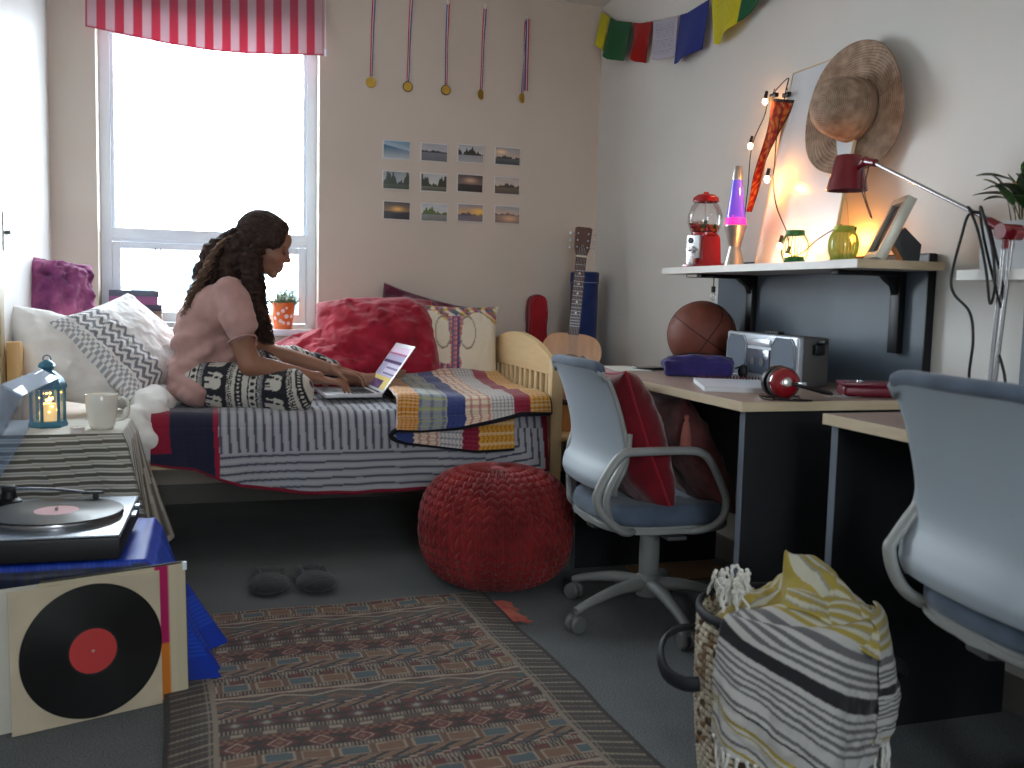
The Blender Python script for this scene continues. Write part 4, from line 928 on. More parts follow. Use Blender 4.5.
# ================================================================ LAPTOP
M_ALU = mat('anodised_aluminium', (206, 208, 212), .35, .25, .02)
lp = thing('laptop', 'open silver laptop on the coverlet in front of the person', 'laptop', (.525, 3.885, .5615), .055)
LW, LDp = .31, .225  # along local y, local x
b = MB(); b.box((0, 0, .0085), (LDp, LW, .015), bev=.005, seg=3); base = b.build('keyboard_base', M_ALU, lp)
b = MB()
for r in range(5):
    for c in range(13): b.box((.012+r*.0185+.0-.03+.02, -.1325+c*.0221, .0172), (.0155, .0188, .0016), bev=.0006, seg=1)
kb = b.build('keys', mat('laptop_keys', (40, 42, 46), .6, var=0), base); kb['kind'] = 'stuff'
MB().box((-.068, 0, .0163), (.062, .10, .0006), bev=0).build('trackpad', mat('trackpad', (176, 178, 182), .4, .5, 0), base)
Ml = T(LDp/2-.004, 0, .016) @ R3(0, math.radians(35), 0)
b = MB(); b.box((.0035, 0, .115), (.005, LW, .226), Ml, bev=.002); scn = b.build('screen_lid', M_ALU, lp)
def scr_col(U, V):
    c = np.broadcast_to(L((150, 150, 176)), U.shape+(3,)).copy()
    c = np.where((V > .86)[..., None], L((196, 180, 200)), c); c = np.where(((V > .80) & (V < .86) & (((U*9) % 1) < .7))[..., None], L((150, 70, 100)), c)
    c = np.where(((V > .60) & (V < .68))[..., None], L((60, 56, 90)), c); c = np.where(((V > .30) & (V < .58) & (U > .3))[..., None], L((176, 176, 196)), c)
    c = np.where((V < .28)[..., None], L((190, 176, 110)), c); c = np.where(((V < .20) & (U < .7))[..., None], L((70, 50, 90)), c)
    ln_ = (((V*36) % 1) < .3) & (V > .3) & (V < .58); c = np.where((ln_ & (U > .34))[..., None], L((110, 110, 140)), c); return np.moveaxis(c, -1, 0)
k = NT('lit_screen'); a_ = k.add('Attribute', attribute_name='pattern'); k.link(a_.outputs['Color'], k.b.inputs['Base Color']); k.link(a_.outputs['Color'], k.b.inputs['Emission Color']); k.b.inputs['Emission Strength'].default_value = .45; k.b.inputs['Roughness'].default_value = .2
grid('display', 60, 44, lambda u, v: Ml @ Vector((.0008, (.5-u)*(LW-.022), .014+v*.198)), k.m, scn, scr_col, thick=.0006, smooth=0)
b = MB(); b.cyl((LDp/2-.004, -.1, .015), (LDp/2-.004, .1, .015), .005, n=12); b.build('hinge', M_BLK, lp)
# ================================================================ DESKS AND HUTCHES
M_TOP = wood('taupe_laminate', (150, 128, 116), (170, 148, 134), rough=.35, stretch=(14, 1, 1), scale=4)
M_EDGE = wood('maple_edging', (196, 176, 144), (212, 194, 164), rough=.5, stretch=(2, 2, 14), scale=3)
M_PANEL = mat('charcoal_laminate', (27, 29, 33), .55, var=.06, vscale=20)
M_BAND = mat('grey_edge_band', (104, 112, 124), .5, var=.03)
M_HUT = mat('slate_blue_panel', (84, 96, 108), .42, var=.06, vscale=8, bump=(160, .08, .0005)); M_BRK = mat('black_steel', (24, 25, 28), .4, .3, .03)
DZ = .73
def desk(label, x0, x1, y0, y1, px0, ends, far_pos):
    t = thing('desk', label, 'desk', ((x0+x1)/2, (y0+y1)/2, 0))
    top = MB().bx(x0+.002, x1, y0+.002, y1-.002, DZ-.024, DZ, bev=.001).build('desktop', M_TOP, t, True, smooth=0)
    e = MB(); e.bx(x0, x0+.002, y0, y1, DZ-.024, DZ-.0005, bev=0); e.bx(x0+.002, x1, y0, y0+.002, DZ-.024, DZ-.0005, bev=0); e.bx(x0+.002, x1, y1-.002, y1, DZ-.024, DZ-.0005, bev=0)
    e.build('edging', M_EDGE, top, True, smooth=0)
    for y in ends:
        p = MB().bx(px0+.002, x1-.02, y-.011, y+.011, 0, DZ-.024, bev=0).build('side_panel', M_PANEL, t, True, smooth=0)
        MB().bx(px0, px0+.002, y-.011, y+.011, 0, DZ-.024, bev=0).build('edge_band', M_BAND, p, True, smooth=0)
    MB().bx(x1-.10, x1-.08, ends[0]+.011, ends[1]-.011, .25, DZ-.024, bev=0).build('modesty_panel', M_PANEL, t, True, smooth=0)
    return t
d1 = desk('long dark-sided desk with pale wood edge, holding the stereo and basketball', 1.225, 1.838, 2.03, 3.205, 1.245, (2.062, 3.17), 0)
d2 = desk('nearer dark-sided desk behind the foreground office chair, holding the red lamp', 1.292, 1.838, .55, 1.806, 1.31, (.60, 1.785), 0)
def bracket(par, x, y, z, drop, arm=.20):
    b = MB(); b.bx(x-.022, x, y-.020, y+.020, z-drop, z, bev=.004); b.bx(x-arm, x-.02, y-.018, y+.018, z-.014, z, bev=.004)
    b.prism([(0, 0), (.05, 0), (.035, -.015), (.012, -.03), (0, -.06)], .026, Matrix(((-1, 0, 0, x-.02), (0, 0, 1, y-.013), (0, 1, 0, z-.010), (0, 0, 0, 1))))
    return b.build('bracket', M_BRK, par, True)
h1 = thing('desk_hutch', 'slate-blue desk hutch with a pale shelf on black brackets, above the stereo', 'shelf unit', (1.835, 2.67, DZ))
MB().bx(1.824, 1.845, 2.125, 3.235, DZ, 1.108, bev=.001).build('back_panel', M_HUT, h1, True, smooth=0)
b = MB(); b.bx(1.822, 1.847, 2.121, 2.125, DZ, 1.110, bev=0); b.bx(1.822, 1.847, 2.125, 3.235, 1.108, 1.112, bev=0); b.build('panel_trim', M_BRK, h1, True, smooth=0)
SZ = 1.086
shf = MB().bx(1.557, 1.822, 2.066, 3.165, SZ-.022, SZ, bev=.001).build('shelf', mat('pale_shelf_laminate', (196, 190, 184), .4, var=.05, vscale=10), h1, True, smooth=0)
MB().bx(1.555, 1.557, 2.066, 3.165, SZ-.022, SZ-.0004, bev=0).build('front_edging', mat('white_oak_edge', (226, 220, 212), .4, var=.06, vscale=14), shf, True, smooth=0)
MB().bx(1.557, 1.822, 2.064, 2.066, SZ-.022, SZ-.0004, bev=0).build('end_edging', M_EDGE, shf, True, smooth=0)
bracket(h1, 1.824, 2.98, SZ-.022, .36, .22); bracket(h1, 1.824, 2.225, SZ-.022, .225, .22)
h2 = thing('desk_hutch', 'second hutch at the right edge, its white shelf holding the potted plant', 'shelf unit', (1.835, 1.2, DZ))
MB().bx(1.824, 1.845, .60, 1.80, DZ, 1.052, bev=.001).build('back_panel', M_HUT, h2, True, smooth=0)
MB().bx(1.60, 1.822, .62, 1.775, 1.030, 1.053, bev=.001).build('shelf', mat('white_shelf_laminate', (224, 222, 216), .4, var=.04, vscale=10), h2, True, smooth=0)
bracket(h2, 1.824, 1.30, 1.030, .22, .20)
o = MB().box((1.60, 3.02, .006), (.34, .20, .008), T(0, 0, 0), bev=.002).build('brown_slab', mat('brown_slab_matte', (124, 96, 70), .85, bump=(60, .2, .001)), smooth=0)  # just a thin brown slab over the carpet
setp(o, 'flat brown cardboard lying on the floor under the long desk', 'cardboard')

# ================================================================ THINGS ON THE LONG DESK
M_BALLD = mat('ball_seam', (24, 18, 18), .6, var=0)
bk = thing('basketball', 'worn brown basketball at the far end of the desk', 'ball', (1.668, 3.06, DZ), .5)
MB().ell((0, 0, .12), .12, None, 48, 32).build('ball', mat('pebbled_leather', (124, 66, 52), .55, var=.14, vscale=14, bump=(420, .6, .0015)), bk, smooth=180)
Mb = T(0, 0, .12) @ R3(.5, .35, 0); b = MB(); Rr = .1202
def circ(f, n=64): return [Mb @ Vector(f(2*PI*i/n)) for i in range(n)]
b.tube(circ(lambda a: (Rr*math.cos(a), Rr*math.sin(a), 0)), .0016, 5, closed=True); b.tube(circ(lambda a: (0, Rr*math.cos(a), Rr*math.sin(a))), .0016, 5, closed=True)
for s in (-1, 1):
    def fs(a, s=s): v = Vector((s*(.55+.30*math.cos(2*a)), math.cos(a), math.sin(a))).normalized()*Rr; return v
    b.tube(circ(fs), .0016, 5, closed=True)
b.build('seams', M_BALLD, bk, smooth=180)
M_VIO = fabric('violet_nylon', (46, 38, 92), (64, 54, 122), scale=200, bumpd=.003, wr=14)
po = thing('pencil_pouch', 'soft violet zip pouch in front of the basketball', 'pouch', (1.49, 2.735, DZ), -.52)
b = MB(); b.box((-.005, 0, .026), (.215, .075, .052), bev=.012); b.ell((-.02, 0, .050), (.10, .030, .020)); b.ell((.05, 0, .048), (.06, .030, .022)); b.ell((-.112, 0, .040), (.012, .03, .014))
remesh('pouch_body', b, M_VIO, po, .0045, 5, lambda co, n: .004*noise.fractal(Vector((co.x*18, co.y*30, co.z*26)), .8, 2, 3))
MB().tube([(-.105, 0, .058), (-.05, .004, .071), (.03, -.003, .074), (.10, 0, .060)], .0022, 6, sub=5).build('zip', M_BLK, po, smooth=180)
b = MB(); b.ell((.135, .0, .022), (.018, .012, .022)); b.tube([(.108, 0, .03), (.12, 0, .035), (.135, 0, .03)], .003, 6); b.build('cord_toggle', M_BLK, po)
nb = thing('spiral_notebook', 'white spiral notebook lying open-side down near the desk edge', 'notebook', (1.405, 2.37, DZ), -.39)
b = MB()
for i in range(5): b.box((0, -.002*i*.2, .0015+.0024*i), (.205, .285, .0022), bev=.0004, seg=1)
b.build('pages', mat('paper_white', (226, 228, 232), .7, var=.02), nb, smooth=0)
MB().box((0, 0, .0135), (.208, .288, .0012), bev=.0004, seg=1).build('cover', mat('white_cover', (214, 220, 230), .5, var=.02), nb, smooth=0)
b = MB()
for i in range(22): b.tube([(-.094+i*.009, .139+.008*math.cos(a*PI/5), .010+.012*math.sin(a*PI/5)) for a in range(10)], .0017, 5, closed=True)
sp_ = b.build('spiral', mat('dark_wire', (96, 44, 56), .4, .6, 0), nb); sp_['kind'] = 'stuff'
bx_ = thing('portable_stereo', 'silver portable stereo with two grey speakers against the hutch panel', 'stereo', (1.655, 2.575, DZ), -.085)
M_STS = mat('silver_plastic', (176, 182, 190), .35, .35, .03); M_GRL = mat('speaker_mesh', (92, 104, 120), .6, var=.05, bump=(900, .8, .001)); M_DKG = mat('dark_grey_plastic', (74, 72, 72), .5, var=.04)
BW, BD, BHt = .46, .10, .146
b = MB(); b.box((.012, 0, BHt/2), (BD-.02, BW-.004, BHt-.004), bev=.008); b.build('casing', M_DKG, bx_)
b = MB(); b.box((-BD/2+.012, 0, BHt/2), (.022, BW, BHt), bev=.008, seg=3); fp = b.build('front_fascia', M_STS, bx_)
def octo(w, h, c): return [(-w/2+c, -h/2), (w/2-c, -h/2), (w/2, -h/2+c), (w/2, h/2-c), (w/2-c, h/2), (-w/2+c, h/2), (-w/2, h/2-c), (-w/2, -h/2+c)]
for s in (-1, 1):
    Mo = Matrix(((0, 0, -1, -BD/2+.002), (1, 0, 0, s*.152), (0, 1, 0, BHt/2), (0, 0, 0, 1)))
    sp2 = MB().prism(octo(.132, .124, .022), .006, Mo, bev=.002).build('speaker_grille', M_GRL, bx_)
    r_ = MB(); r_.tube([Mo @ Vector((x, y, .004)) for x, y in octo(.136, .128, .023)], .0025, 6, closed=True); r_.build('grille_ring', M_SILV, sp2)
b = MB(); b.box((-BD/2-.001, 0, .118), (.010, .145, .022), bev=.004); b.build('control_strip', mat('bright_strip', (206, 212, 220), .25, .5, 0), bx_)
b = MB(); b.box((-BD/2-.0015, 0, .060), (.006, .140, .076), bev=.003); dd = b.build('cassette_door', mat('smoky_window', (84, 92, 108), .12, .1, .1, 30), bx_)
for s in (-1, 1): MB().cyl((-BD/2-.007, s*.03, .06), (-BD/2-.004, s*.03, .06), .014, n=20).build('tape_hub', M_DKG, dd)
for i in range(6): MB().box((-.012, -.055+i*.014, BHt+.004), (.022, .010, .010), bev=.002).build('button', M_BLK, bx_)
b = MB(); b.tube([(.01, -BW/2-.006, .125), (.01, -BW/2-.012, .13), (.01, -BW/2-.05, .132)], .006, 8); b.box((.012, -BW/2-.008, .11), (.03, .02, .03), bev=.004); b.build('carry_handle', M_BRK, bx_)
# headphones
M_HPR = mat('glossy_red_plastic', (140, 18, 30), .15, var=.03, coat=.6); M_PADB = mat('black_leatherette', (26, 24, 26), .5, var=.05, bump=(90, .2, .001))
hp = thing('headphones', 'glossy red headphones resting on the desk in front of the stereo', 'headphones', (1.375, 2.105, DZ), -.30)
for (y, ty) in ((-.035, -1), (.035, 1)):
    Mh = T(0, y, .042) @ R3(PI/2*-ty, 0, 0) @ R3(.15*ty, .0, 0)
    cp = MB().lathe([(0, .028), (.014, .028), (.022, .025), (.033, .016), (.037, .006), (.038, 0), (0, 0)], Mh @ T(0, 0, 0), 36).build('ear_cup', M_HPR, hp, smooth=50)
    MB().lathe([(0, .027), (.011, .027), (.0115, .031), (.009, .032), (0, .032)], Mh, 24).build('cup_badge', mat('chrome_badge', (180, 176, 172), .25, .8, 0), cp)
    MB().lathe([(.018, 0), (.040, 0), (.042, -.008), (.038, -.018), (.024, -.018), (.018, -.010)], Mh, 32).build('ear_pad', M_PADB, cp, smooth=60)
b = MB(); b.tube([(.005, -.055, .045), (.045, -.066, .035), (.095, -.045, .022), (.125, 0, .016), (.095, .045, .022), (.045, .066, .035), (.005, .055, .045)], .0065, 8, sub=6, flat=(1.6, .8)); b.build('headband', M_PADB, hp, smooth=180)
b = MB(); b.box((.035, -.066, .040), (.022, .006, .014), bev=.002); b.build('band_slider', M_SILV, hp)
b = MB(); b.tube([(-.01, -.04, .012), (-.03, -.055, .003), (.02, -.085, .003), (.06, -.075, .003), (.02, -.05, .003)], .0018, 6, sub=8); b.build('cable', M_BLK, hp, smooth=180)
# purse, keys, spectacles, phone
M_MAR = mat('maroon_leather', (106, 22, 40), .35, var=.08, bump=(60, .2, .001))
pu = thing('purse', 'small maroon leather purse by the near end of the stereo', 'purse', (1.650, 2.125, DZ), -.40)
MB().box((0, 0, .016), (.135, .085, .028), bev=.010, seg=3).build('purse_body', M_MAR, pu); MB().box((0, 0, .034), (.14, .088, .010), bev=.004).build('flap', M_MAR, pu)
b = MB(); b.lathe([(0, 0), (.009, 0), (.008, .004), (0, .005)], T(-.02, -.01, .039), 16); b.build('clasp', M_SILV, pu)
ky = thing('key_ring', 'bunch of silver keys beside the maroon purse', 'keys', (1.545, 2.075, DZ))
b = MB(); b.tube([(.013*math.cos(a*PI/9), .013*math.sin(a*PI/9), .004) for a in range(18)], .0012, 6, closed=True); b.build('ring', M_SILV, ky)
for i, a in enumerate((.3, 1.0, 2.4)):
    Mk = T(0, 0, .002+.003*i) @ R3(0, 0, a); b = MB(); b.lathe([(.004, 0), (.010, 0), (.010, .002), (.004, .002)], Mk @ T(.020, 0, 0), 16); b.box((.044, 0, .001), (.032, .006, .002), Mk, bev=0); b.build('key', M_SILV, ky)
sg = thing('spectacles', 'folded thin-framed spectacles near the desk corner', 'spectacles', (1.350, 2.058, DZ), -.1)
b = MB()
for s in (-1, 1): b.tube([(s*.030+.022*math.cos(a*PI/10), .003+.016*math.sin(a*PI/10), .005+.003*math.sin(a*PI/10)) for a in range(20)], .0013, 6, closed=True)
b.tube([(-.008, .007, .006), (0, .009, .008), (.008, .007, .006)], .0013, 6); b.tube([(.052, .004, .006), (.054, .012, .010), (-.03, .026, .004)], .0013, 6); b.tube([(-.052, .004, .006), (-.054, .014, .010), (.03, .030, .005)], .0013, 6)
b.build('frame', mat('tortoise_frame', (60, 44, 40), .3, var=.1), sg)
b = MB()
for s in (-1, 1): b.lathe([(0, 0), (.021, 0)], T(s*.030, .003, .0055) @ R3(.18, 0, 0) @ Matrix.Diagonal((1, .74, 1, 1)), 20)
b.build('lenses', glass('spectacle_lens', (.97, .97, .98), .06), sg, smooth=0)
o = MB().box((1.345, 3.03, DZ+.002), (.15, .20, .003), bev=.001).build('paper_pad', mat('pad_paper', (210, 214, 206), .8, var=.03), smooth=0); setp(o, 'thin paper pad at the far corner of the desk, beside the guitar', 'paper pad')
o = MB().box((0, 0, .005), (.16, .07, .009), T(1.475, 3.02, DZ) @ R3(0, 0, .25), bev=.003).build('tablet_computer', mat('dark_glass_slab', (40, 38, 40), .2, var=.02)); setp(o, 'dark slim device lying on the desk between paper pad and pouch', 'phone')

# ================================================================ THINGS ON THE SHELF
M_REDM = mat('red_enamel', (176, 24, 34), .22, var=.04, coat=.4); M_CHR = mat('cast_chrome', (190, 192, 196), .25, .85, .1, 40, bump=(120, .5, .001))
gm = thing('gumball_machine', 'red gumball machine with a glass globe, at the far end of the shelf', 'gumball machine', (1.655, 3.045, SZ), .25)
b = MB(); b.box((0, 0, .006), (.105, .105, .012), bev=.004); b.lathe([(.066, .012), (.060, .02), (.055, .10), (.050, .115), (0, .115)], R3(0, 0, PI/4), 4); b.build('base_body', M_REDM, gm, smooth=30)
b = MB(); b.box((-.046, 0, .072), (.014, .064, .080), bev=.003); fr_ = b.build('coin_plate', M_CHR, gm)
b = MB(); b.cyl((-.052, .0, .062), (-.062, 0, .062), .012, n=20); b.box((-.066, 0, .062), (.008, .034, .008), bev=.002); b.build('turn_knob', M_CHR, fr_)
MB().cyl((-.052, .012, .094), (-.056, .012, .094), .011, n=20).build('coin_slot', M_BLK, fr_)
b = MB(); b.box((-.056, 0, .022), (.022, .036, .030), bev=.005); b.build('chute', M_CHR, fr_)
prof = [(.042, .117), (.054, .135), (.061, .160), (.060, .185), (.050, .212), (.036, .232), (.034, .236)]
MB().lathe(prof, n=40).build('globe', glass('globe_glass', (.98, .98, .98), .05), gm, smooth=180)
MB().lathe([(.040, .112), (.046, .114), (.046, .122), (.040, .124)], n=32).build('collar', M_REDM, gm)
MB().lathe([(.040, .228), (.046, .230), (.044, .244), (.030, .254), (.010, .258), (.008, .264), (0, .265)], n=36).build('lid', M_REDM, gm, smooth=50)
MB().cyl((0, 0, .12), (0, 0, .235), .0025, n=8).build('centre_rod', M_SILV, gm)
gc = [(190, 40, 50), (206, 70, 60), (220, 200, 190), (70, 110, 60), (206, 120, 60), (110, 40, 60)]; gmats = [mat('candy_'+n, c, .3, var=0) for n, c in zip(('red', 'coral', 'cream', 'green', 'orange', 'plum'), gc)]
rb = random.Random(3); n_g = 0
for lay in range(4):
    zc = .131+lay*.0125; Rm = (.040, .046, .050, .046)[lay]
    for ring in range(4):
        r = Rm-.001-ring*.0135
        if r < 0: continue
        cnt = max(1, int(2*PI*r/.0142))
        for i in range(cnt):
            a = 2*PI*i/cnt+lay*.5+ring; 
            if n_g >= 84: break
            b = MB(); b.ell((r*math.cos(a), r*math.sin(a), zc+rb.uniform(0, .002)), .0066, None, 10, 7); b.build('gumball', rb.choice(gmats), gm, smooth=180); n_g += 1
lv = thing('lava_lamp', 'lit lava lamp with violet liquid and pink wax on a silver base', 'lava lamp', (1.655, 2.838, SZ))
M_LSIL = mat('spun_aluminium', (196, 190, 182), .28, .9, .02)
MB().lathe([(0, 0), (.033, 0), (.0335, .004), (.019, .062), (.0185, .066), (.0365, .132), (.036, .136), (0, .136)], n=40).build('base', M_LSIL, lv, smooth=12)
k = NT('glowing_violet_liquid'); c = k.add('TexCoord'); s_ = k.add('SeparateXYZ', {0: c.outputs['Object']}); f_ = k.add('MapRange', {0: s_.outputs[2], 1: .13, 2: .29}).outputs[0]
col_ = k.ramp(f_, [(0, s2l((190, 50, 180))), (.22, s2l((104, 62, 200))), (1, s2l((84, 76, 196)))]); k.link(col_, k.b.inputs['Base Color']); k.link(col_, k.b.inputs['Emission Color']); k.b.inputs['Emission Strength'].default_value = .75; k.b.inputs['Roughness'].default_value = .08; k.b.inputs['Coat Weight'].default_value = .6
MB().lathe([(0, .136), (.0345, .137), (.016, .285), (0, .286)], n=40).build('liquid', k.m, lv, smooth=60)
b = MB(); b.ell((0, 0, .139), (.0375, .0375, .0045), None, 30, 8); b.lathe([(.0355, .138), (.0325, .158), (.022, .168), (0, .171)], n=30); b.ell((-.010, -.006, .163), (.019, .021, .016), None, 24, 14); b.build('wax', emis('hot_pink_wax', (255, 40, 150), 1.5), lv, smooth=180)
MB().lathe([(.0175, .283), (.0175, .290), (.0125, .325), (.0115, .328), (0, .328)], n=32).build('cap', M_LSIL, lv, smooth=40)
def jar_lantern(label, loc, col, handle, bright):
    m1 = mat('painted_wire_'+bright, col, .45, .1, .05); t = thing('wire_lantern', label, 'lantern', loc)
    MB().lathe([(0, 0), (.026, 0), (.028, .003), (.028, .020), (.026, .022), (0, .020)], n=32).build('candle_cup', m1, t, smooth=40)
    MB().lathe([(.0235, .083), (.0265, .083), (.0275, .090), (.0265, .098), (.0235, .098), (.0235, .083)], n=32).build('neck_band', m1, t, smooth=40)
    MB().tube([(.029*math.cos(a*PI/16), .029*math.sin(a*PI/16), .003) for a in range(32)], .003, 8, closed=True).build('foot_ring', m1, t, smooth=180)
    for i in range(26):
        a = 2*PI*i/26; P_ = [(r*math.cos(a), r*math.sin(a), z) for r, z in ((.028, .004), (.036, .022), (.040, .045), (.037, .066), (.030, .080), (.026, .088))]
        MB().tube(P_, .0009 if bright != 'lime' else .0013, 4, sub=3).build('rib_wire', m1, t, smooth=180)
    if handle:
        b = MB(); b.tube([(-.006, -.026, .095), (-.006, -.014, .16), (-.006, 0, .172), (-.006, .008, .16), (-.006, .012, .095)], .0009, 5, sub=6); b.build('bail_handle', m1, t, smooth=180)
    return t
g1 = jar_lantern('round green wire lantern, lit from behind by the string lights', (1.645, 2.478, SZ), (60, 128, 62), False, 'green')
g2 = jar_lantern('round lime-yellow wire lantern with a tall thin handle', (1.655, 2.262, SZ), (176, 182, 60), True, 'lime')
MB().lathe([(0, .004), (.027, .006), (.034, .024), (.0375, .045), (.034, .066), (.026, .080)], n=32).build('tinted_glass', glass('lime_glass', (.86, .88, .35), .05, dens=.35), g2, smooth=180)
pf = thing('picture_frame', 'silver picture frame leaning back on its dark easel leg', 'picture frame', (1.665, 2.125, SZ), PI-.42)
Mp = T(.012, 0, .002) @ R3(0, -math.radians(24), 0)
b = MB(); fw, fh, ft = .135, .172, .026
b.bx(-ft/2, ft/2, -fw/2, -fw/2+.018, 0, fh, Mp, bev=.002); b.bx(-ft/2, ft/2, fw/2-.018, fw/2, 0, fh, Mp, bev=.002); b.bx(-ft/2, ft/2, -fw/2+.018, fw/2-.018, 0, .018, Mp, bev=.002); b.bx(-ft/2, ft/2, -fw/2+.018, fw/2-.018, fh-.018, fh, Mp, bev=.002)
b.build('moulding', mat('champagne_moulding', (176, 172, 158), .4, .35, .04), pf)
b = MB(); b.bx(-.002, .002, -fw/2+.018, fw/2-.018, .018, fh-.018, Mp, bev=0); b.build('photo', mat('dark_photo', (52, 50, 58), .25, var=.4, vscale=30), pf, smooth=0)
b = MB(); b.bx(-ft/2+.001, -ft/2+.004, -fw/2+.012, fw/2-.012, .012, fh-.012, Mp, bev=0); b.build('backing', M_BRK, pf, smooth=0)
b = MB(); b.prism([(-.030, .040), (-.055, .085), (-.098, .042), (-.095, .001), (-.055, .001)], .05, Matrix(((1, 0, 0, 0), (0, 0, 1, -.025), (0, 1, 0, 0), (0, 0, 0, 1)))); b.build('easel_leg', M_BRK, pf, smooth=0)
# white board leaning on the wall
wb = thing('white_board', 'blank white board leaning on the wall behind the straw hat', 'board', (1.72, 2.60, SZ))
tlt = math.atan2(1.832-1.722, .63); Mw = T(1.722, 2.608, SZ+.002) @ R3(0, tlt, 0)
MB().bx(-.006, 0, -.198, .198, 0, .638, Mw, bev=.001).build('panel', mat('gloss_white_board', (214, 220, 224), .25, var=.01), wb, True, smooth=0)
b = MB(); b.bx(-.008, .002, -.202, -.198, 0, .642, Mw, bev=0); b.bx(-.008, .002, .198, .202, 0, .642, Mw, bev=0); b.bx(-.008, .002, -.202, .202, .638, .642, Mw, bev=0); b.build('edge_trim', mat('pale_wood_trim', (206, 186, 150), .4), wb, True, smooth=0)
# batik pennant
def pen_col(U, V):
    a, b_, c_ = L((190, 60, 34)), L((216, 130, 60)), L((150, 40, 34)); n_ = np.sin(U*14+np.sin(V*40)*1.5)*np.sin(V*52+np.sin(U*9)*2)
    c = np.where((n_ > .35)[..., None], b_, np.where((n_ < -.4)[..., None], c_, a)); c = np.where(((np.abs(U-.5) > .44))[..., None], L((96, 60, 40)), c); c = np.where((V > .97)[..., None], L((60, 50, 44)), c)
    return np.moveaxis(c, -1, 0)
pn = thing('pennant', 'tapering orange batik pennant clipped at the corner of the white board', 'pennant', (1.77, 2.86, 1.66))
def pen_pos(u, v):
    wd = .003+.130*v**1.1; yc = 2.905-.075*v; x = 1.742+.058*v-.010*math.sin(u*5+v*6)
    return (x, yc+(.5-u)*wd, 1.275+(1.655-1.275)*v-.030*(u)*v)
grid('pennant_cloth', 26, 90, pen_pos, attr_mat('batik_cotton', bump=(500, .2, .001), trans=.35), pn, pen_col, thick=.001, world=True)
for s_ in ((1.80, 2.875, 1.66), (1.80, 2.80, 1.648)):
    b = MB(); b.box(s_, (.014, .036, .014), bev=.003); b.tube([(s_[0], s_[1]-.008, s_[2]+.006), (s_[0], s_[1], s_[2]+.022), (s_[0], s_[1]+.008, s_[2]+.006)], .0012, 5); b.build('clip', M_BRK, pn, True)
# string lights
sl = thing('string_lights', 'warm bulbs on a thin dark cord strung over board, pennant and lanterns', 'string lights', (1.78, 2.80, SZ))
b = MB(); M_CORD = mat('dark_cord', (30, 28, 30), .6, var=0)
b.tube([(1.70, 2.99, SZ+.003), (1.76, 2.985, 1.15), (1.79, 3.00, 1.35), (1.80, 3.0, 1.51), (1.80, 2.93, 1.60), (1.80, 2.90, 1.655), (1.80, 2.80, 1.70), (1.79, 2.79, 1.66), (1.765, 2.79, 1.52), (1.745, 2.765, 1.418), (1.72, 2.73, 1.36), (1.70, 2.67, 1.27), (1.69, 2.59, 1.184), (1.685, 2.56, 1.12), (1.685, 2.50, 1.12), (1.68, 2.42, 1.155), (1.68, 2.33, 1.185), (1.67, 2.30, 1.19), (1.665, 2.285, 1.186)], .0018, 6, sub=8)
b.tube([(1.70, 2.99, SZ+.003), (1.70, 3.175, SZ+.003), (1.66, 3.175, 1.058), (1.62, 2.95, 1.052), (1.605, 2.88, 1.05), (1.60, 2.868, 1.02)], .0018, 6, sub=6)
b.build('cord', M_CORD, sl, True, smooth=180)
M_BULB = emis('warm_bulb', (255, 172, 90), 130); M_BULB2 = emis('bright_warm_bulb', (255, 160, 74), 430)
bulbs = [((1.785, 2.905, 1.648), 0), ((1.785, 2.985, 1.512), 0), ((1.70, 2.733, 1.367), 1), ((1.67, 2.594, 1.147), 1), ((1.665, 2.545, 1.112), 1), ((1.806, 2.425, 1.168), 1)]
for (p, k_) in bulbs:
    s_ = MB().cyl((p[0], p[1], p[2]+.006), (p[0]+.003, p[1]-.004, p[2]+.030), .0065, .005, 10).build('socket', M_CORD, sl, True)
    MB().ell((p[0], p[1], p[2]-.004), (.008, .008, .011), None, 12, 8).build('bulb', M_BULB2 if k_ else M_BULB, s_, True, smooth=180)
s_ = MB().cyl((1.60, 2.868, 1.02), (1.60, 2.868, 1.0), .007, n=10).build('socket', M_CORD, sl, True); MB().ell((1.60, 2.868, .987), (.009, .009, .015), None, 12, 8).build('bulb', glass('clear_bulb', (.95, .95, .95), .1, dens=.2), s_, True)
# straw hat
def hat_mat():
    k = NT('woven_straw'); c = k.add('TexCoord'); s_ = k.add('SeparateXYZ', {0: c.outputs['Object']})
    r = k.add('VectorMath', {0: k.add('CombineXYZ', {0: s_.outputs[0], 1: s_.outputs[1]}).outputs[0]}, operation='LENGTH').outputs['Value']
    z2 = k.add('Math', {0: s_.outputs[2], 1: -1.0}, operation='MULTIPLY').outputs[0]; rz = k.add('Math', {0: r, 1: z2}, operation='ADD').outputs[0]
    w = k.add('Math', {0: k.add('Math', {0: rz, 1: 900.0}, operation='MULTIPLY').outputs[0]}, operation='SINE').outputs[0]
    n = k.noise(30, 3); m_ = k.add('Math', {0: k.add('Math', {0: w, 1: .10}, operation='MULTIPLY').outputs[0], 1: n}, operation='ADD').outputs[0]
    k.link(k.ramp(m_, [(.25, s2l((118, 92, 74))), (.75, s2l((184, 156, 132)))]), k.b.inputs['Base Color']); k.b.inputs['Roughness'].default_value = .8; k.bump(w, .5, .001); return k.m
M_STRAW = hat_mat()
nh = Vector((-.96, -.16, .07)).normalized(); ht = thing('straw_hat', 'wide-brimmed straw sun hat hanging on the wall above the lamp', 'hat', (1.80, 2.40, 1.53))
Mh = frame((1.80, 2.437, 1.533), nh, (0, .35, 1)); ht.matrix_world = Mh
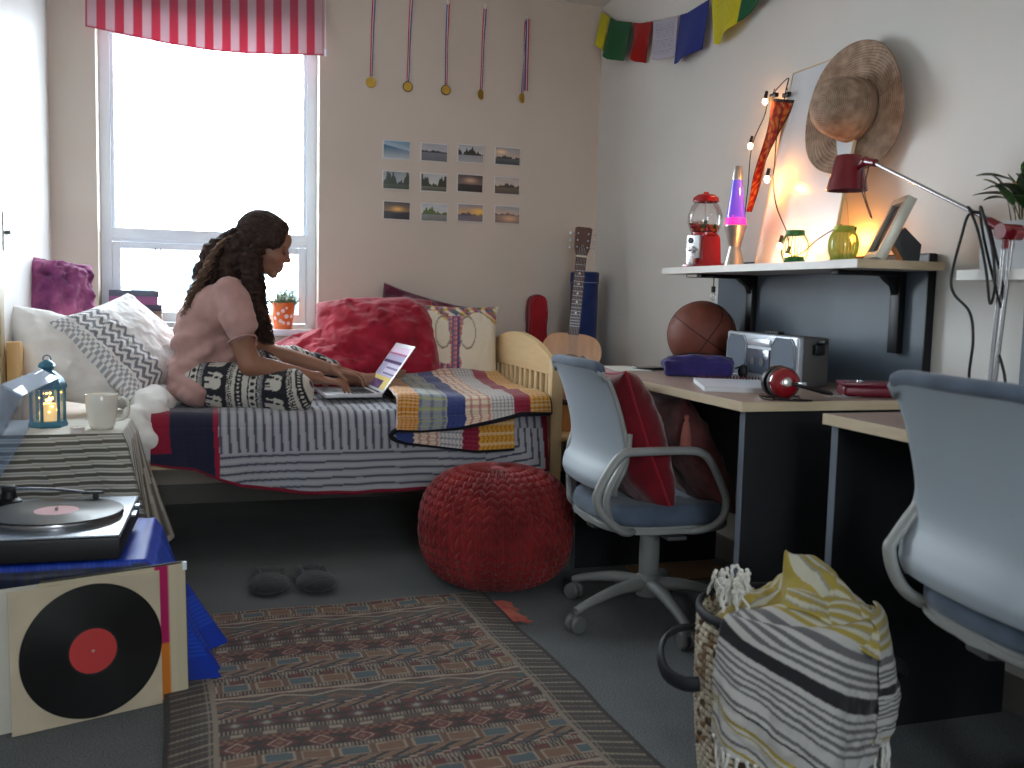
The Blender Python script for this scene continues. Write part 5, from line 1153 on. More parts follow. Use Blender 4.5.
def brim(u, v):
    a = 2*PI*u; R_ = .088+(.190-.088)*v; w = .014*math.sin(2*a+.6)*v**1.5+.008*math.sin(3*a+2)*v**1.5
    return (R_*1.0*math.cos(a), R_*(1.02+.05*math.sin(a))*math.sin(a), w+.012*v)
grid('brim', 120, 30, brim, M_STRAW, ht, thick=.003)
MB().lathe([(.089, .010), (.088, .02), (.085, .055), (.080, .088), (.070, .112), (.050, .128), (.022, .134), (0, .134)], Matrix.Diagonal((1.0, 1.04, 1, 1)), 64).build('crown', M_STRAW, ht, smooth=180)
b = MB(); b.lathe([(.0895, .012), (.0905, .014), (.0892, .030), (.0880, .031)], Matrix.Diagonal((1.0, 1.04, 1, 1)), 64); b.box((0, .094, .03), (.03, .006, .022), bev=.003); b.build('hat_band', mat('straw_cord_band', (140, 112, 90), .8, bump=(200, .4, .001)), ht, smooth=60)
MB().cyl((1.795, 2.43, 1.60), (1.85, 2.43, 1.60), .006, n=10).build('wall_peg', M_SILV, ht, True)
# prayer flags
fl = thing('prayer_flag_garland', 'string of small coloured cloth flags sagging across the top of the right wall', 'bunting', (1.82, 3.7, 2.2))
GP = [(1.845, 4.505, 2.375), (1.83, 4.30, 2.275), (1.83, 4.03, 2.195), (1.83, 3.80, 2.150), (1.83, 3.58, 2.120), (1.83, 3.35, 2.125), (1.83, 3.12, 2.160), (1.83, 2.88, 2.22), (1.83, 2.62, 2.30), (1.845, 2.40, 2.385)]
def gpt(s):
    f = s*(len(GP)-1); i = min(len(GP)-2, int(f)); return Vector(GP[i]).lerp(Vector(GP[i+1]), f-i)
MB().tube(GP, .0018, 6, sub=8).build('cord', mat('white_string', (210, 206, 200), .7, var=0), fl, True, smooth=180)
def flag_col(rgb, pr_=.0):
    c0 = L(rgb)
    def f(U, V):
        c = np.broadcast_to(c0, U.shape+(3,)).copy()
        txt = (((V*15) % 1) < .5) & ((np.sin(U*97+np.floor(V*15)*5)*np.sin(U*53+np.floor(V*15)*9)) > -.1) & (U > .12) & (U < .88) & (V > .1) & (V < .9)
        c = np.where(txt[..., None], c*(.72 if pr_ else .86), c); return np.moveaxis(c, -1, 0)
    return f
M_FLAG = attr_mat('thin_flag_cotton', bump=(500, .2, .001), trans=.3)
fls = [((216, 206, 50), 4.49, 4.38, .17, .35), ((34, 104, 60), 4.37, 4.12, .175, .0), ((176, 40, 36), 4.11, 3.90, .17, .9), ((196, 192, 206), 3.89, 3.66, .17, .05), ((44, 60, 140), 3.64, 3.40, .19, .0), ((218, 208, 48), 3.385, 3.14, .20, .25), ((30, 104, 66), 3.125, 2.86, .19, .0), ((210, 44, 36), 2.83, 2.60, .17, .6)]
for c, ya, yb_, hgt, fold in fls:
    def zc_(y): return float(np.interp(-y, [-p[1] for p in GP], [p[2] for p in GP]))
    def pos(u, v, ya=ya, yb_=yb_, hgt=hgt, fold=fold, c=c):
        y = ya+(yb_-ya)*u; d = 1-v; top = zc_(y); mid_ = (ya+yb_)/2
        yy = y+(mid_-y)*fold*d*.85+(.03*d if fold == 0 else -.02*d*(fold == .25)); x = 1.827-.018*d-.012*math.sin(u*6+ya*3)*d*(1+2*fold)
        return (x, yy, top-.002-hgt*d*(1-(.15*abs(u-.5) if fold else .05*u)))
    grid('flag', 34, 34, pos, M_FLAG, fl, flag_col(c, c[0] == 196), thick=.0008, world=True)

# ================================================================ RED TASK LAMP AND PLANT
M_LRED = mat('dark_red_lacquer', (120, 22, 34), .25, var=.03, coat=.4)
tk = thing('desk_lamp', 'red-shaded desk lamp with a long steel arm reaching over the shelf', 'desk lamp', (1.60, 1.65, DZ))
MB().lathe([(0, 0), (.075, 0), (.078, .004), (.074, .016), (.024, .022), (0, .022)], T(1.60, 1.65, DZ), 36).build('base', M_LRED, tk, True, smooth=40)
b = MB(); b.lathe([(.020, .02), (.020, .060), (.016, .080), (.010, .084), (0, .084)], T(1.60, 1.65, DZ), 24); b.build('socket_block', M_LRED, tk, True, smooth=40)
M_STEEL = mat('satin_steel_rod', (176, 174, 176), .25, .9, 0)
for s in (-1, 1): MB().cyl((1.60, 1.65+s*.007, .80), (1.60, 1.632+s*.010, 1.115), .0048, n=12).build('lower_rod', M_STEEL, tk, True)
b = MB(); b.cyl((1.575, 1.632, 1.13), (1.625, 1.632, 1.13), .017, n=20); b.cyl((1.60, 1.632, 1.095), (1.60, 1.632, 1.135), .012, n=16); b.cyl((1.59, 1.612, 1.123), (1.61, 1.612, 1.123), .012, n=16); b.cyl((1.60, 1.632, 1.13), (1.60, 1.69, 1.155), .011, n=14); b.build('elbow_joint', M_LRED, tk, True)
b = MB(); b.cyl((1.60, 1.64, 1.138), (1.60, 2.085, 1.330), .0048, n=12); b.build('upper_arm', M_STEEL, tk, True)
b = MB(); b.cyl((1.60, 2.075, 1.327), (1.60, 2.11, 1.335), .010, n=14); b.ell((1.60, 2.117, 1.335), (.012, .014, .013)); b.cyl((1.60, 2.117, 1.335), (1.60, 2.145, 1.325), .008, n=12); b.build('head_joint', M_LRED, tk, True)
Ms_ = T(1.60, 2.185, 1.268)
MB().lathe([(.0515, 0), (.053, .001), (.0345, .088), (.030, .092), (0, .093), (0, .090), (.029, .089), (.033, .086), (.0515, 0)], Ms_, 40).build('lamp_shade', M_LRED, tk, True, smooth=40)
MB().ell((1.60, 2.185, 1.312), (.016, .016, .024), None, 16, 12).build('bulb', mat('unlit_bulb', (226, 222, 210), .3, var=0), tk, True, smooth=180)
b = MB(); b.tube([(1.60, 2.125, 1.328), (1.595, 2.118, 1.27), (1.60, 2.090, 1.205), (1.602, 2.080, 1.190), (1.605, 2.088, 1.20), (1.60, 2.112, 1.26), (1.60, 2.100, 1.325)], .0014, 6, sub=8); b.build('pull_wire', M_CORD, tk, True, smooth=180)
cb = MB(); cp_ = [(1.60, 1.735, 1.178), (1.59, 1.742, 1.190), (1.58, 1.72, 1.175), (1.58, 1.695, 1.13), (1.585, 1.672, 1.05), (1.59, 1.66, .98), (1.585, 1.645, 1.02), (1.58, 1.655, 1.10), (1.575, 1.680, 1.17), (1.585, 1.70, 1.183), (1.59, 1.69, 1.12), (1.595, 1.655, 1.02), (1.60, 1.636, .97), (1.605, 1.645, 1.02), (1.60, 1.67, 1.10), (1.60, 1.70, 1.165),
      (1.59, 1.735, 1.175), (1.575, 1.74, 1.12), (1.57, 1.755, 1.04), (1.57, 1.745, 1.0), (1.575, 1.70, .96), (1.58, 1.69, .90), (1.585, 1.70, .82), (1.59, 1.69, .75), (1.60, 1.66, .745), (1.605, 1.625, .76), (1.60, 1.615, .82), (1.60, 1.64, .88)]
cb.tube(cp_, .0032, 8, sub=7); cb.build('power_cord', M_BLK, tk, True, smooth=180)
M_POT = mat('pale_concrete_pot', (196, 198, 200), .7, var=.06, vscale=20)
pl = thing('potted_plant', 'leafy green plant in a square pale pot on the white shelf', 'potted plant', (1.705, 1.690, 1.053))
b = MB(); b.lathe([(0, 0), (.088, 0), (.094, .105), (.088, .105), (.084, .090), (0, .090)], R3(0, 0, PI/4), 4); b.build('pot', M_POT, pl, smooth=20)
MB().bx(-.058, .058, -.058, .058, .086, .095).build('soil', mat('potting_soil', (50, 38, 30), .95, bump=(80, .8, .004)), pl)
def leaf(mb, base, d, L_, W_, droop, fold=.25):
    d = Vector(d).normalized(); side = d.cross(Vector((0, 0, 1))).normalized(); P = []; F = []; n = 10
    for i in range(n+1):
        t = i/n; c = Vector(base)+d*L_*t+Vector((0, 0, -droop*L_*t*t)); w_ = W_*math.sin(PI*min(1, t*.95+.05))**.8*(1-t*.35)*.5
        for s in (-1, 0, 1): P.append(c+side*w_*s+Vector((0, 0, abs(s)*w_*fold)))
    for i in range(n):
        for s in range(2): a = i*3+s; F.append([a, a+1, a+4, a+3])
    nn = len(P); P2 = [p-Vector((0, 0, .0006)) for p in P]; mb.add(P+P2, F+[[q+nn for q in f][::-1] for f in F])
M_LEAF = mat('dark_green_leaf', (46, 78, 34), .35, var=.25, vscale=14); M_STEM = mat('plant_stem', (70, 90, 40), .6)
rl = random.Random(12)
for i in range(34):
    a = rl.uniform(0, 6.28); el = rl.uniform(.35, 1.25); r0 = rl.uniform(0, .035); h = rl.uniform(.03, .11)
    st = Vector((r0*math.cos(a), r0*math.sin(a), .09)); tp = Vector((r0*1.6*math.cos(a), r0*1.6*math.sin(a), .10+h))
    b = MB(); b.tube([st, (st+tp)/2+Vector((0, 0, .005)), tp], .0013, 5); leaf(b, tp, (math.cos(a)*math.cos(el), math.sin(a)*math.cos(el), math.sin(el)), rl.uniform(.07, .105), rl.uniform(.034, .046), rl.uniform(.1, .5)); b.build('leaf', M_LEAF, pl, smooth=180)
b = MB(); b.tube([(0, .01, .09), (-.01, .03, .15), (-.02, .05, .185)], .0012, 5); leaf(b, (-.02, .05, .185), (-.2, .55, .75), .07, .02, .3); b.build('leaf', M_LEAF, pl, smooth=180)
# windowsill: books, box, dotted pot
bks = [((.205, .135, .026), -.318, .958-.026, (88, 96, 112), 'grey book, topmost of the stack on the windowsill'), ((.200, .130, .036), -.322, .958-.062, (150, 92, 136), 'mauve book in the middle of the windowsill stack'), ((.215, .140, .026), -.312, .958-.088, (66, 64, 84), 'dark slate book under the mauve one on the windowsill')]
for (sx, sy, sz), cx, z, c, d in bks:
    t = thing('book', d, 'book', (cx, 4.585, z), random.uniform(-.03, .03), 'books on the windowsill')
    b = MB(); b.box((0, 0, .0015), (sx, sy, .003), bev=.001); b.box((0, 0, sz-.0015), (sx, sy, .003), bev=.001); b.box((0, -sy/2+.002, sz/2), (sx, .004, sz-.002), bev=.001); b.build('book_cover', mat('cover_%d' % c[0], c, .6, var=.04), t)
    MB().box((0, .002, sz/2), (sx-.012, sy-.008, sz-.0065), bev=0).build('page_block', mat('page_edge', (206, 200, 190), .8, var=.02), t, smooth=0)
bxw = thing('wooden_box', 'small wooden box beneath the stack of books on the windowsill', 'box', (-.305, 4.585, WZ0)); hb = .870-WZ0
b = MB(); b.bx(-.10, .10, -.062, .062, 0, hb-.014); b.build('box_body', wood('weathered_wood', (120, 104, 92), (160, 140, 122), stretch=(1, 12, 12)), bxw); MB().bx(-.102, .102, -.064, .064, hb-.014, hb-.0005).build('lid', wood('weathered_lid', (116, 100, 88), (150, 132, 114), stretch=(1, 12, 12)), bxw)
MB().box((0, -.066, hb-.02), (.018, .004, .02), bev=.001).build('latch', M_SILV, bxw)
dp = thing('potted_plant', 'small green plant in an orange pot with white dots on the windowsill', 'potted plant', (.322, 4.57, WZ0))
MB().lathe([(0, 0), (.038, 0), (.041, .01), (.054, .116), (.055, .122), (.050, .122), (.047, .105), (0, .100)], n=40).build('pot', mat('orange_glazed_pot', (214, 106, 46), .4, var=.05), dp, smooth=40)
for (a, z, r) in ((-1.9, .038, .009), (-1.35, .060, .0105), (-1.62, .030, .008), (-2.1, .072, .008), (-1.1, .028, .009), (-1.65, .085, .009), (-1.35, .098, .006), (-.8, .06, .009), (-2.5, .05, .009)):
    R_ = .038+.014*z/.116+.0030; MB().lathe([(0, .0012), (r, .0008), (r, 0)], T(R_*math.cos(a), R_*math.sin(a), z) @ align((math.cos(a), math.sin(a), -.12)), 18).build('dot', mat('white_dot', (236, 214, 214), .5, var=0), dp, smooth=0)
ML2 = mat('succulent_green', (112, 132, 92), .5, var=.25, vscale=30); rl = random.Random(9)
for i in range(60):
    a = rl.uniform(0, 6.28); r = .048*math.sqrt(rl.random()); h = rl.uniform(.02, .085)*(1-r*5); p = Vector((r*math.cos(a), r*math.sin(a), .10)); q = Vector((r*1.5*math.cos(a), r*1.5*math.sin(a), .105+h))
    b = MB(); b.tube([p, q], .001, 4)
    for j in range(5): aa = rl.uniform(0, 6.28); leaf(b, p.lerp(q, .4+.15*j), (math.cos(aa), math.sin(aa), .9), .022, .010, .2)
    b.build('sprig', ML2, dp, smooth=180)
# ================================================================ CORNER: GUITAR, STOOL, CASE, TUBE
M_SPR = wood('spruce_top', (196, 132, 70), (214, 152, 88), rough=.3, stretch=(14, 14, 1.2)); M_ROS = wood('rosewood', (70, 42, 32), (96, 60, 46), rough=.4, stretch=(10, 10, 1)); M_MAHO = wood('mahogany_side', (110, 58, 34), (130, 72, 44), rough=.3)
gt = thing('acoustic_guitar', 'acoustic guitar with a dark pickguard standing on the stool in the room corner', 'guitar', (1.55, 4.14, .36))
gb, gn = Vector((1.547, 4.10, .362)), Vector((1.646, 4.20, 1.158)); gz = (gn-gb).normalized(); gnr = Vector((-.30, -.95, .1)); gnr = (gnr-gz*gnr.dot(gz)).normalized(); gx = gz.cross(gnr)*-1
gx = gnr.cross(gz)*-1
Mg = Matrix((gx, gz, gx.cross(gz))).transposed().to_4x4(); Mg.translation = gb
def gout(n=60):
    pr_ = [(0, 0), (.06, .003), (.12, .022), (.158, .065), (.168, .12), (.150, .18), (.122, .225), (.115, .26), (.124, .31), (.136, .355), (.132, .40), (.105, .435), (.06, .450), (0, .452)]
    pts, _ = crom([Vector((x, y, 0)) for x, y in pr_], 4); R_ = [(p.x, p.y) for p in pts]; return R_ + [(-x, y) for x, y in R_[-2:0:-1]]
MB().prism(gout(), .088, Mg @ T(0, 0, -.088)).build('body_sides', M_MAHO, gt, True, smooth=40)
go = [(x*1.01, y) for x, y in gout()]
tp_ = MB().prism(go, .004, Mg, bev=.0012).build('soundboard', M_SPR, gt, True, smooth=30)
MB().lathe([(0, 0), (.047, 0), (.047, .0008), (0, .0008)], Mg @ T(0, .30, .0045), 32).build('sound_hole', mat('hole_dark', (24, 16, 12), .8, var=0), tp_, True)
MB().tube([Mg @ Vector((.053*math.cos(a*PI/20), .30+.053*math.sin(a*PI/20), .005)) for a in range(40)], .003, 6, closed=True, flat=(1, .4)).build('rosette', M_ROS, tp_, True)
MB().prism([(.02, .335), (.055, .355), (.085, .33), (.10, .27), (.085, .215), (.06, .225), (.058, .27), (.045, .30)][::-1], .0015, Mg @ T(0, 0, .004)).build('pickguard', mat('black_pickguard', (26, 20, 20), .2), tp_, True)
MB().box((0, .13, .008), (.15, .026, .010), Mg, bev=.004).build('bridge', M_ROS, tp_, True)
MB().box((0, .63, .008), (.050, .37, .012), Mg, bev=.003).build('fretboard', M_ROS, gt, True)
MB().box((0, .63, -.008), (.046, .36, .022), Mg, bev=.008).build('neck', M_MAHO, gt, True)
b = MB(); fr = [.802-.39*(1-2**(-i/12))*1.35 for i in range(1, 17)]
for y in fr: b.box((0, y, .0150), (.048, .0022, .0022), Mg, bev=0)
o = b.build('frets', M_SILV, gt, True); o['kind'] = 'stuff'
b = MB()
for i in (3, 5, 7, 9, 12): b.lathe([(0, 0), (.006, 0), (.006, .001), (0, .001)], Mg @ T(0, (fr[i-1]+fr[i-2])/2, .014), 4)
o = b.build('inlay', mat('pearl_inlay', (222, 216, 200), .3), gt, True); o['kind'] = 'stuff'
b = MB()
for i in range(6): b.tube([Mg @ Vector((-.020+.008*i*1.0, .13, .014)), Mg @ Vector((-.0175+.007*i, .80, .0175)), Mg @ Vector((-.018+.0072*i, .84+.014*(i if i < 3 else 5-i), .010))], .0006, 4)
o = b.build('strings', M_SILV, gt, True); o['kind'] = 'stuff'
MB().box((0, .812, .010), (.048, .008, .018), Mg, bev=.001).build('nut', mat('bone_nut', (226, 220, 200), .4), gt, True)
hd = MB().prism([(-.024, .812), (.024, .812), (.036, .85), (.040, .945), (.030, .952), (-.030, .952), (-.040, .945), (-.036, .85)], .014, Mg @ T(0, 0, -.008), bev=.003).build('headstock', M_ROS, gt, True)
for s in (-1, 1):
    for i in range(3):
        b = MB(); y = .856+i*.032; b.cyl(Mg @ Vector((s*.036, y, -.004)), Mg @ Vector((s*.052, y, -.004)), .0025, n=8); b.box((s*.058, y, -.004), (.012, .014, .008), Mg, bev=.003); b.cyl(Mg @ Vector((s*.024, y, .006)), Mg @ Vector((s*.024, y, .014)), .0035, n=10); b.build('tuning_peg', M_SILV, hd, True)
st = thing('stool', 'pale wooden stool with turned legs under the guitar', 'stool', (1.535, 4.09, 0))
MB().box((0, 0, .345), (.30, .27, .026), bev=.010, seg=3).build('seat', M_PINE, st)
for sx in (-1, 1):
    for sy in (-1, 1):
        MB().lathe([(0, 0), (.012, 0), (.014, .05), (.020, .10), (.024, .15), (.014, .19), (.012, .20), (.020, .22), (.026, .27), (.022, .31), (.018, .333), (0, .333)], T(sx*.11, sy*.095, 0), 20).build('leg', M_PINE, st)
    MB().cyl((sx*.11, -.095, .12), (sx*.11, .095, .12), .009, n=12).build('stretcher', M_PINE, st)
gc_ = thing('guitar_case', 'narrow red instrument case standing against the back wall by the bed foot', 'instrument case', (1.525, 4.46, 0))
o_ = [(0, .0), (.09, .01), (.125, .08), (.13, .18), (.10, .30), (.095, .36), (.115, .45), (.118, .56), (.10, .66), (.062, .73), (.046, .80), (.045, .93), (.036, .965), (.018, .978), (0, .980)]
pts, _ = crom([Vector((x, y, 0)) for x, y in o_], 4); R_ = [(p.x, max(0, p.y)) for p in pts]; R_ = R_+[(-x, y) for x, y in R_[-2:0:-1]]
M_CASE = fabric('red_case_canvas', (146, 24, 34), (160, 34, 44), bumpd=.001)
MB().prism(R_, .075, T(0, .04, 0) @ R3(PI/2, 0, 0), bev=.010).build('case_body', M_CASE, gc_, smooth=50)
MB().tube([(x*1.01, .002, y) for x, y in R_], .004, 6, closed=True).build('zip', M_BLK, gc_, smooth=180)
tb = thing('storage_tube', 'tall dark blue fabric tube behind the guitar in the corner', 'tube', (1.735, 4.37, 0))
M_BLU = fabric('navy_canvas', (34, 50, 96), (44, 62, 116), bumpd=.001)
MB().lathe([(0, 0), (.066, 0), (.067, .01), (.067, 1.075), (0, 1.075)], n=40).build('tube_body', M_BLU, tb, smooth=40)
MB().lathe([(.0675, 1.04), (.070, 1.042), (.070, 1.092), (.062, 1.098), (0, 1.10)], n=40).build('lid', M_BLU, tb, smooth=40)
MB().tube([(.0708*math.cos(a*PI/24), .0708*math.sin(a*PI/24), 1.046) for a in range(48)], .0018, 6, closed=True).build('trim_ring', mat('pale_blue_trim', (120, 140, 190), .6), tb, smooth=180)

# ================================================================ OFFICE CHAIRS
M_SHELL = mat('grey_blue_shell', (158, 168, 176), .52, var=.02); M_FRM = mat('light_grey_frame', (142, 144, 142), .42, var=.03); M_UPH = fabric('blue_grey_upholstery', (70, 82, 98), (88, 102, 120), scale=320, bumpd=.002)
M_CAST = mat('caster_grey', (108, 110, 108), .5, var=.03); M_MECH = mat('mechanism_grey', (86, 88, 88), .5, .1, .03)
BP = [(-.262, .785), (-.238, .74), (-.213, .68), (-.190, .60), (-.183, .545), (-.188, .510), (-.203, .478), (-.212, .450), (-.206, .425)]
def office_chair(label, loc, rz, dh, bo=0, fj=0):
    t = thing('office_chair', label, 'office chair', loc, rz)
    hub = MB(); hub.lathe([(0, .070), (.036, .072), (.040, .10), (.034, .135), (.028, .14), (0, .14)], n=28); hub.build('base_hub', M_FRM, t)
    for i in range(5):
        a = math.radians(196+72*i); d = Vector((math.cos(a), math.sin(a), 0)); lg = MB()
        lg.tube([d*.03+Vector((0, 0, .108)), d*.12+Vector((0, 0, .104)), d*.22+Vector((0, 0, .082)), d*.275+Vector((0, 0, .064))], [.026, .022, .017, .014], 10, sub=4, flat=(.9, .8)); L_ = lg.build('base_leg', M_FRM, t, smooth=60)
        c = d*.275; pd = Vector((-d.y, d.x, 0)); q = MB()
        for s in (-1, 1): q.cyl(c+pd*(s*.006)+Vector((0, 0, .026)), c+pd*(s*.022)+Vector((0, 0, .026)), .026, n=24, bev=.004)
        q.cyl(c+Vector((0, 0, .03)), c+Vector((0, 0, .066)), .006, n=10); q.box((c.x, c.y, .044), (.020, .020, .018), bev=.005); q.build('caster', M_CAST, L_)
    MB().lathe([(.030, .13), (.031, .20), (.030, .26), (.024, .265), (.024, .292+dh), (0, .292+dh)], n=28).build('gas_column', M_FRM, t, smooth=40)
    Z = T(0, 0, dh)
    b = MB(); b.box((-.01, 0, .295), (.22, .14, .035), Z, bev=.01); b.box((-.13, 0, .305), (.14, .06, .025), Z, bev=.008); b.box((.0, -.12, .29), (.06, .12, .012), Z, bev=.004); b.build('mechanism', M_MECH, t)
    b = MB(); cone2(b, (0, 0, 0), (0, 0, .001), .01, .01, 8) if False else None
    out = []
    for i in range(48):
        a = 2*PI*i/48; ce, se = math.cos(a), math.sin(a); p = 3.4
        out.append((-.01+.205*math.copysign(abs(ce)**(2/p), ce), .215*math.copysign(abs(se)**(2/p), se)))
    MB().prism(out, .022, Z @ T(0, 0, .312), bev=.006).build('seat_pan', M_FRM, t, smooth=50)
    P = []; F = []; n = len(out)
    rings = [(.97, .334), (1.0, .345), (1.0, .362), (.965, .378), (.85, .385), (.5, .383), (.0, .380)]
    for k_, z in rings: P += [(-.01+(x+.01)*k_, y*k_, z+(.012*abs(y/.215)**3*k_ if z > .37 else 0)-(.010 if x > .15 and z > .37 else 0)) for x, y in out]
    for r in range(len(rings)-1):
        for i in range(n): j = (i+1) % n; F.append([r*n+i, r*n+j, (r+1)*n+j, (r+1)*n+i])
    F.append(list(range(n))[::-1]); b = MB(); b.add(P, F, Z); b.build('seat', M_UPH, t, smooth=180)
    prof, _ = crom([Vector((x, 0, z)) for x, z in BP], 6)
    def shell_pt(u, v, off=0):
        f = v*(len(prof)-1); i = min(len(prof)-2, int(f)); p = prof[i].lerp(prof[i+1], f-i); w = .205-.012*math.cos(v*PI)-.03*max(0, v-.72)/.28
        cr = -.020*(1-(2*u-1)**2); y = (2*u-1)*w; edge = abs(2*u-1)
        zz = p.z-(.016*edge**8 if v < .08 else 0)
        return Vector((p.x+cr+off, y, zz+dh+bo))
    grid('back_shell', 40, 56, lambda u, v: shell_pt(u, v, -.004), M_SHELL, t, thick=.007)
    def pad_pt(u, v):
        vv = .0+v*.80; e = max(0, (1-abs(2*u-1)**6)*(1-abs(2*v-1)**8)); p = shell_pt(.03+.94*u, vv, .006+.026*e**.5); return p
    def pad_back(u, v): return shell_pt(.03+.94*u, v*.80, .0045)
    nb_ = 34; P = []; F = []
    for fn in (pad_pt, pad_back):
        for j in range(nb_+1):
            for i in range(nb_+1): P.append(fn(i/nb_, j/nb_))
    w_ = nb_+1; N_ = w_*w_
    for j in range(nb_):
        for i in range(nb_): a = j*w_+i; F.append([a, a+1, a+w_+1, a+w_]); F.append([N_+a, N_+a+w_, N_+a+w_+1, N_+a+1])
    rim = [i for i in range(nb_+1)]+[j*w_+nb_ for j in range(1, w_)]+[nb_*w_+i for i in range(nb_-1, -1, -1)]+[j*w_ for j in range(nb_-1, 0, -1)]
    for a, c in zip(rim, rim[1:]+rim[:1]): F.append([a, a+N_, c+N_, c])
    b = MB(); b.add(P, F); pad = b.build('back_cushion', M_UPH, t, smooth=180)
    b = MB(); b.tube([shell_pt(i/24, 0, .008)+Vector((0, 0, .002)) for i in range(25)], [.008]+[.0145]*23+[.008], 10); b.build('top_roll', M_UPH, pad, smooth=180)
    ed = []
    for s in (0, 1): b = MB(); b.tube([shell_pt(s, i/30, .004) for i in range(31)], .0075, 8); b.build('shell_edge', M_FRM, t, smooth=180)
    for s in (-1, 1):
        jp = [(-.175, s*.203, .60+bo), (-.178, s*.205, .55+bo), (-.198, s*.207, .505+bo*.7), (-.222, s*.207, .462+bo*.5), (-.234, s*.204, .420), (-.224, s*.198, .375), (-.200, s*.18, .338), (-.150, s*.14, .318), (-.09, s*.08, .312)]
        if s == 1: jp = [(x if x > -.19 else -.19+(x+.19)*fj, y, z) for x, y, z in jp]
        b = MB(); b.tube(jp, .0115, 10, sub=4, M=Z, flat=(1.3, .85)); b.build('back_frame', M_FRM, t, smooth=180)
        if s == 1: continue
        y = s*.248
        pts = [(-.105, s*.10, .318), (-.150, s*.19, .322), (-.20, s*.235, .335), (-.262, y, .385), (-.282, y, .425), (-.272, y, .465), (-.236, y, .525), (-.208, y, .552), (-.17, y, .557), (-.02, y, .557), (.03, y, .548), (.060, y, .520), (.100, y, .445), (.112, y, .405), (.104, y, .365), (.075, s*.235, .335), (.03, s*.20, .318), (-.03, s*.12, .312)]
        b = MB(); b.tube(pts, .0125, 10, sub=4, M=Z, flat=(1.15, .9)); b.build('armrest', M_FRM, t, smooth=180)
    b = MB(); b.box((-.125, 0, .308), (.03, .26, .02), Z, bev=.006); b.build('back_support', M_FRM, t, smooth=60)
    return t
c1 = office_chair('grey office chair pulled up to the long desk, holding two cushions', (1.275, 2.61, 0), 0, 0)
c2 = office_chair('empty grey office chair with blue-grey seat in the right foreground', (1.402, 1.215, 0), -.10, .105, -.045, 1)
def tassel(par, p, r=.011, h=.075, m_=None, rot=None):
    b = MB(); M = T(*p); b.lathe([(0, 0), (.005, -.001), (.0075, -.008), (.005, -.016), (.008, -.022), (r, -h*.6), (r*1.15, -h), (0, -h)], M, 18); b.build('tassel', m_, par, True, smooth=60)
M_CRIM = fabric('crimson_velvet', (92, 8, 20), (122, 14, 32), bumpd=.003, sheen=.4, wr=5); M_PIPE = fabric('crimson_piping', (150, 22, 42), bumpd=.001)
th, Mc_ = cushion('cushion', 'crimson velvet cushion leaning upright in the far office chair', 'cushion', M_CRIM, .38, .43, .19, (1.178, 2.60, .572), (.93, -.06, .36), (0, 0, 1), roll=.0, seed=31, wr=.008, pipe=M_PIPE, pinch=.10)
M_TAS = fabric('dusty_rose_tassel', (150, 84, 74), (170, 104, 92), scale=300, bumpd=.003)
M_MAUV = fabric('dusty_mauve_damask', (88, 44, 48), (126, 72, 70), bumpd=.003, wr=12)
th2, _ = cushion('cushion', 'dusty mauve cushion with tassels in front of the crimson one on the chair', 'cushion', M_MAUV, .36, .38, .13, (1.375, 2.60, .525), (.90, -.05, .46), (0, 0, 1), roll=.0, seed=33, wr=.008, pinch=.10)
tassel(th2, (1.28, 2.415, .65), m_=M_TAS, h=.095, r=.014); tassel(th2, (1.475, 2.418, .330), m_=M_TAS, h=.085, r=.014); tassel(th2, (1.452, 2.79, .345), m_=M_TAS)

# ================================================================ POUF AND SLIPPERS
pf_ = thing('pouf', 'round red chunky-knit pouf on the carpet in front of the bed foot', 'pouf', (.925, 3.075, 0))
NU, NV = 64, 30
def pouf_pos(u, v):
    a = 2*PI*u; t = v; lat = -PI/2+PI*t; r = .252*abs(math.cos(lat))**.62; z = .195+.190*math.copysign(abs(math.sin(lat))**.80, math.sin(lat)); z = max(z, .008)
    rows = 19; cols = 34; uu = (u*cols) % 1; vv = (v*rows+.62*abs(2*uu-1)) % 1
    g = min(1, abs(2*uu-1)*5, (1-abs(2*uu-1))*5)
    h = .014*(1-(2*vv-1)**2)**.7*(.35+.65*g); k_ = min(1, r/.05); n = Vector((math.cos(a)*math.cos(lat), math.sin(a)*math.cos(lat), math.sin(lat)*.9)).normalized()
    return (r*math.cos(a)+n.x*h*k_, r*math.sin(a)+n.y*h*k_, max(.004, z+n.z*h*k_))
grid('knit_cover', 704, 300, pouf_pos, fabric('red_cotton_cord', (112, 26, 28), (140, 38, 38), scale=300, bumpd=.002), pf_)
MB().lathe([(0, .0), (.02, .001), (.024, .008), (.012, .012), (0, .012)], T(0, 0, .384), 24).build('centre_button', fabric('red_button', (150, 36, 36)), pf_)
M_SLP = fabric('charcoal_fleece', (44, 46, 48), (62, 64, 66), scale=160, bumpd=.006)
def slipper(x, y, rz, label):
    t = thing('slipper', label, 'slipper', (x, y, 0), rz); b = MB(); b.ell((0, .02, .012), (.062, .125, .012)); b.build('sole', mat('slipper_sole', (40, 40, 42), .9), t, smooth=180)
    b = MB(); b.ell((0, -.045, .028), (.068, .080, .028)); b.ell((0, .03, .020), (.064, .11, .016)); b.ell((0, .105, .026), (.052, .036, .018))
    for s in (-1, 1): b.ell((s*.040, .06, .030), (.013, .07, .018))
    o = remesh('upper', b, M_SLP, t, .004, 6, lambda co, n: .0015*noise.noise(co*90)); return t
slipper(.180, 3.165, -.08, 'left charcoal fleece slipper on the carpet, nearer the bedside table'); slipper(.325, 3.155, .05, 'right charcoal fleece slipper on the carpet, nearer the red pouf')

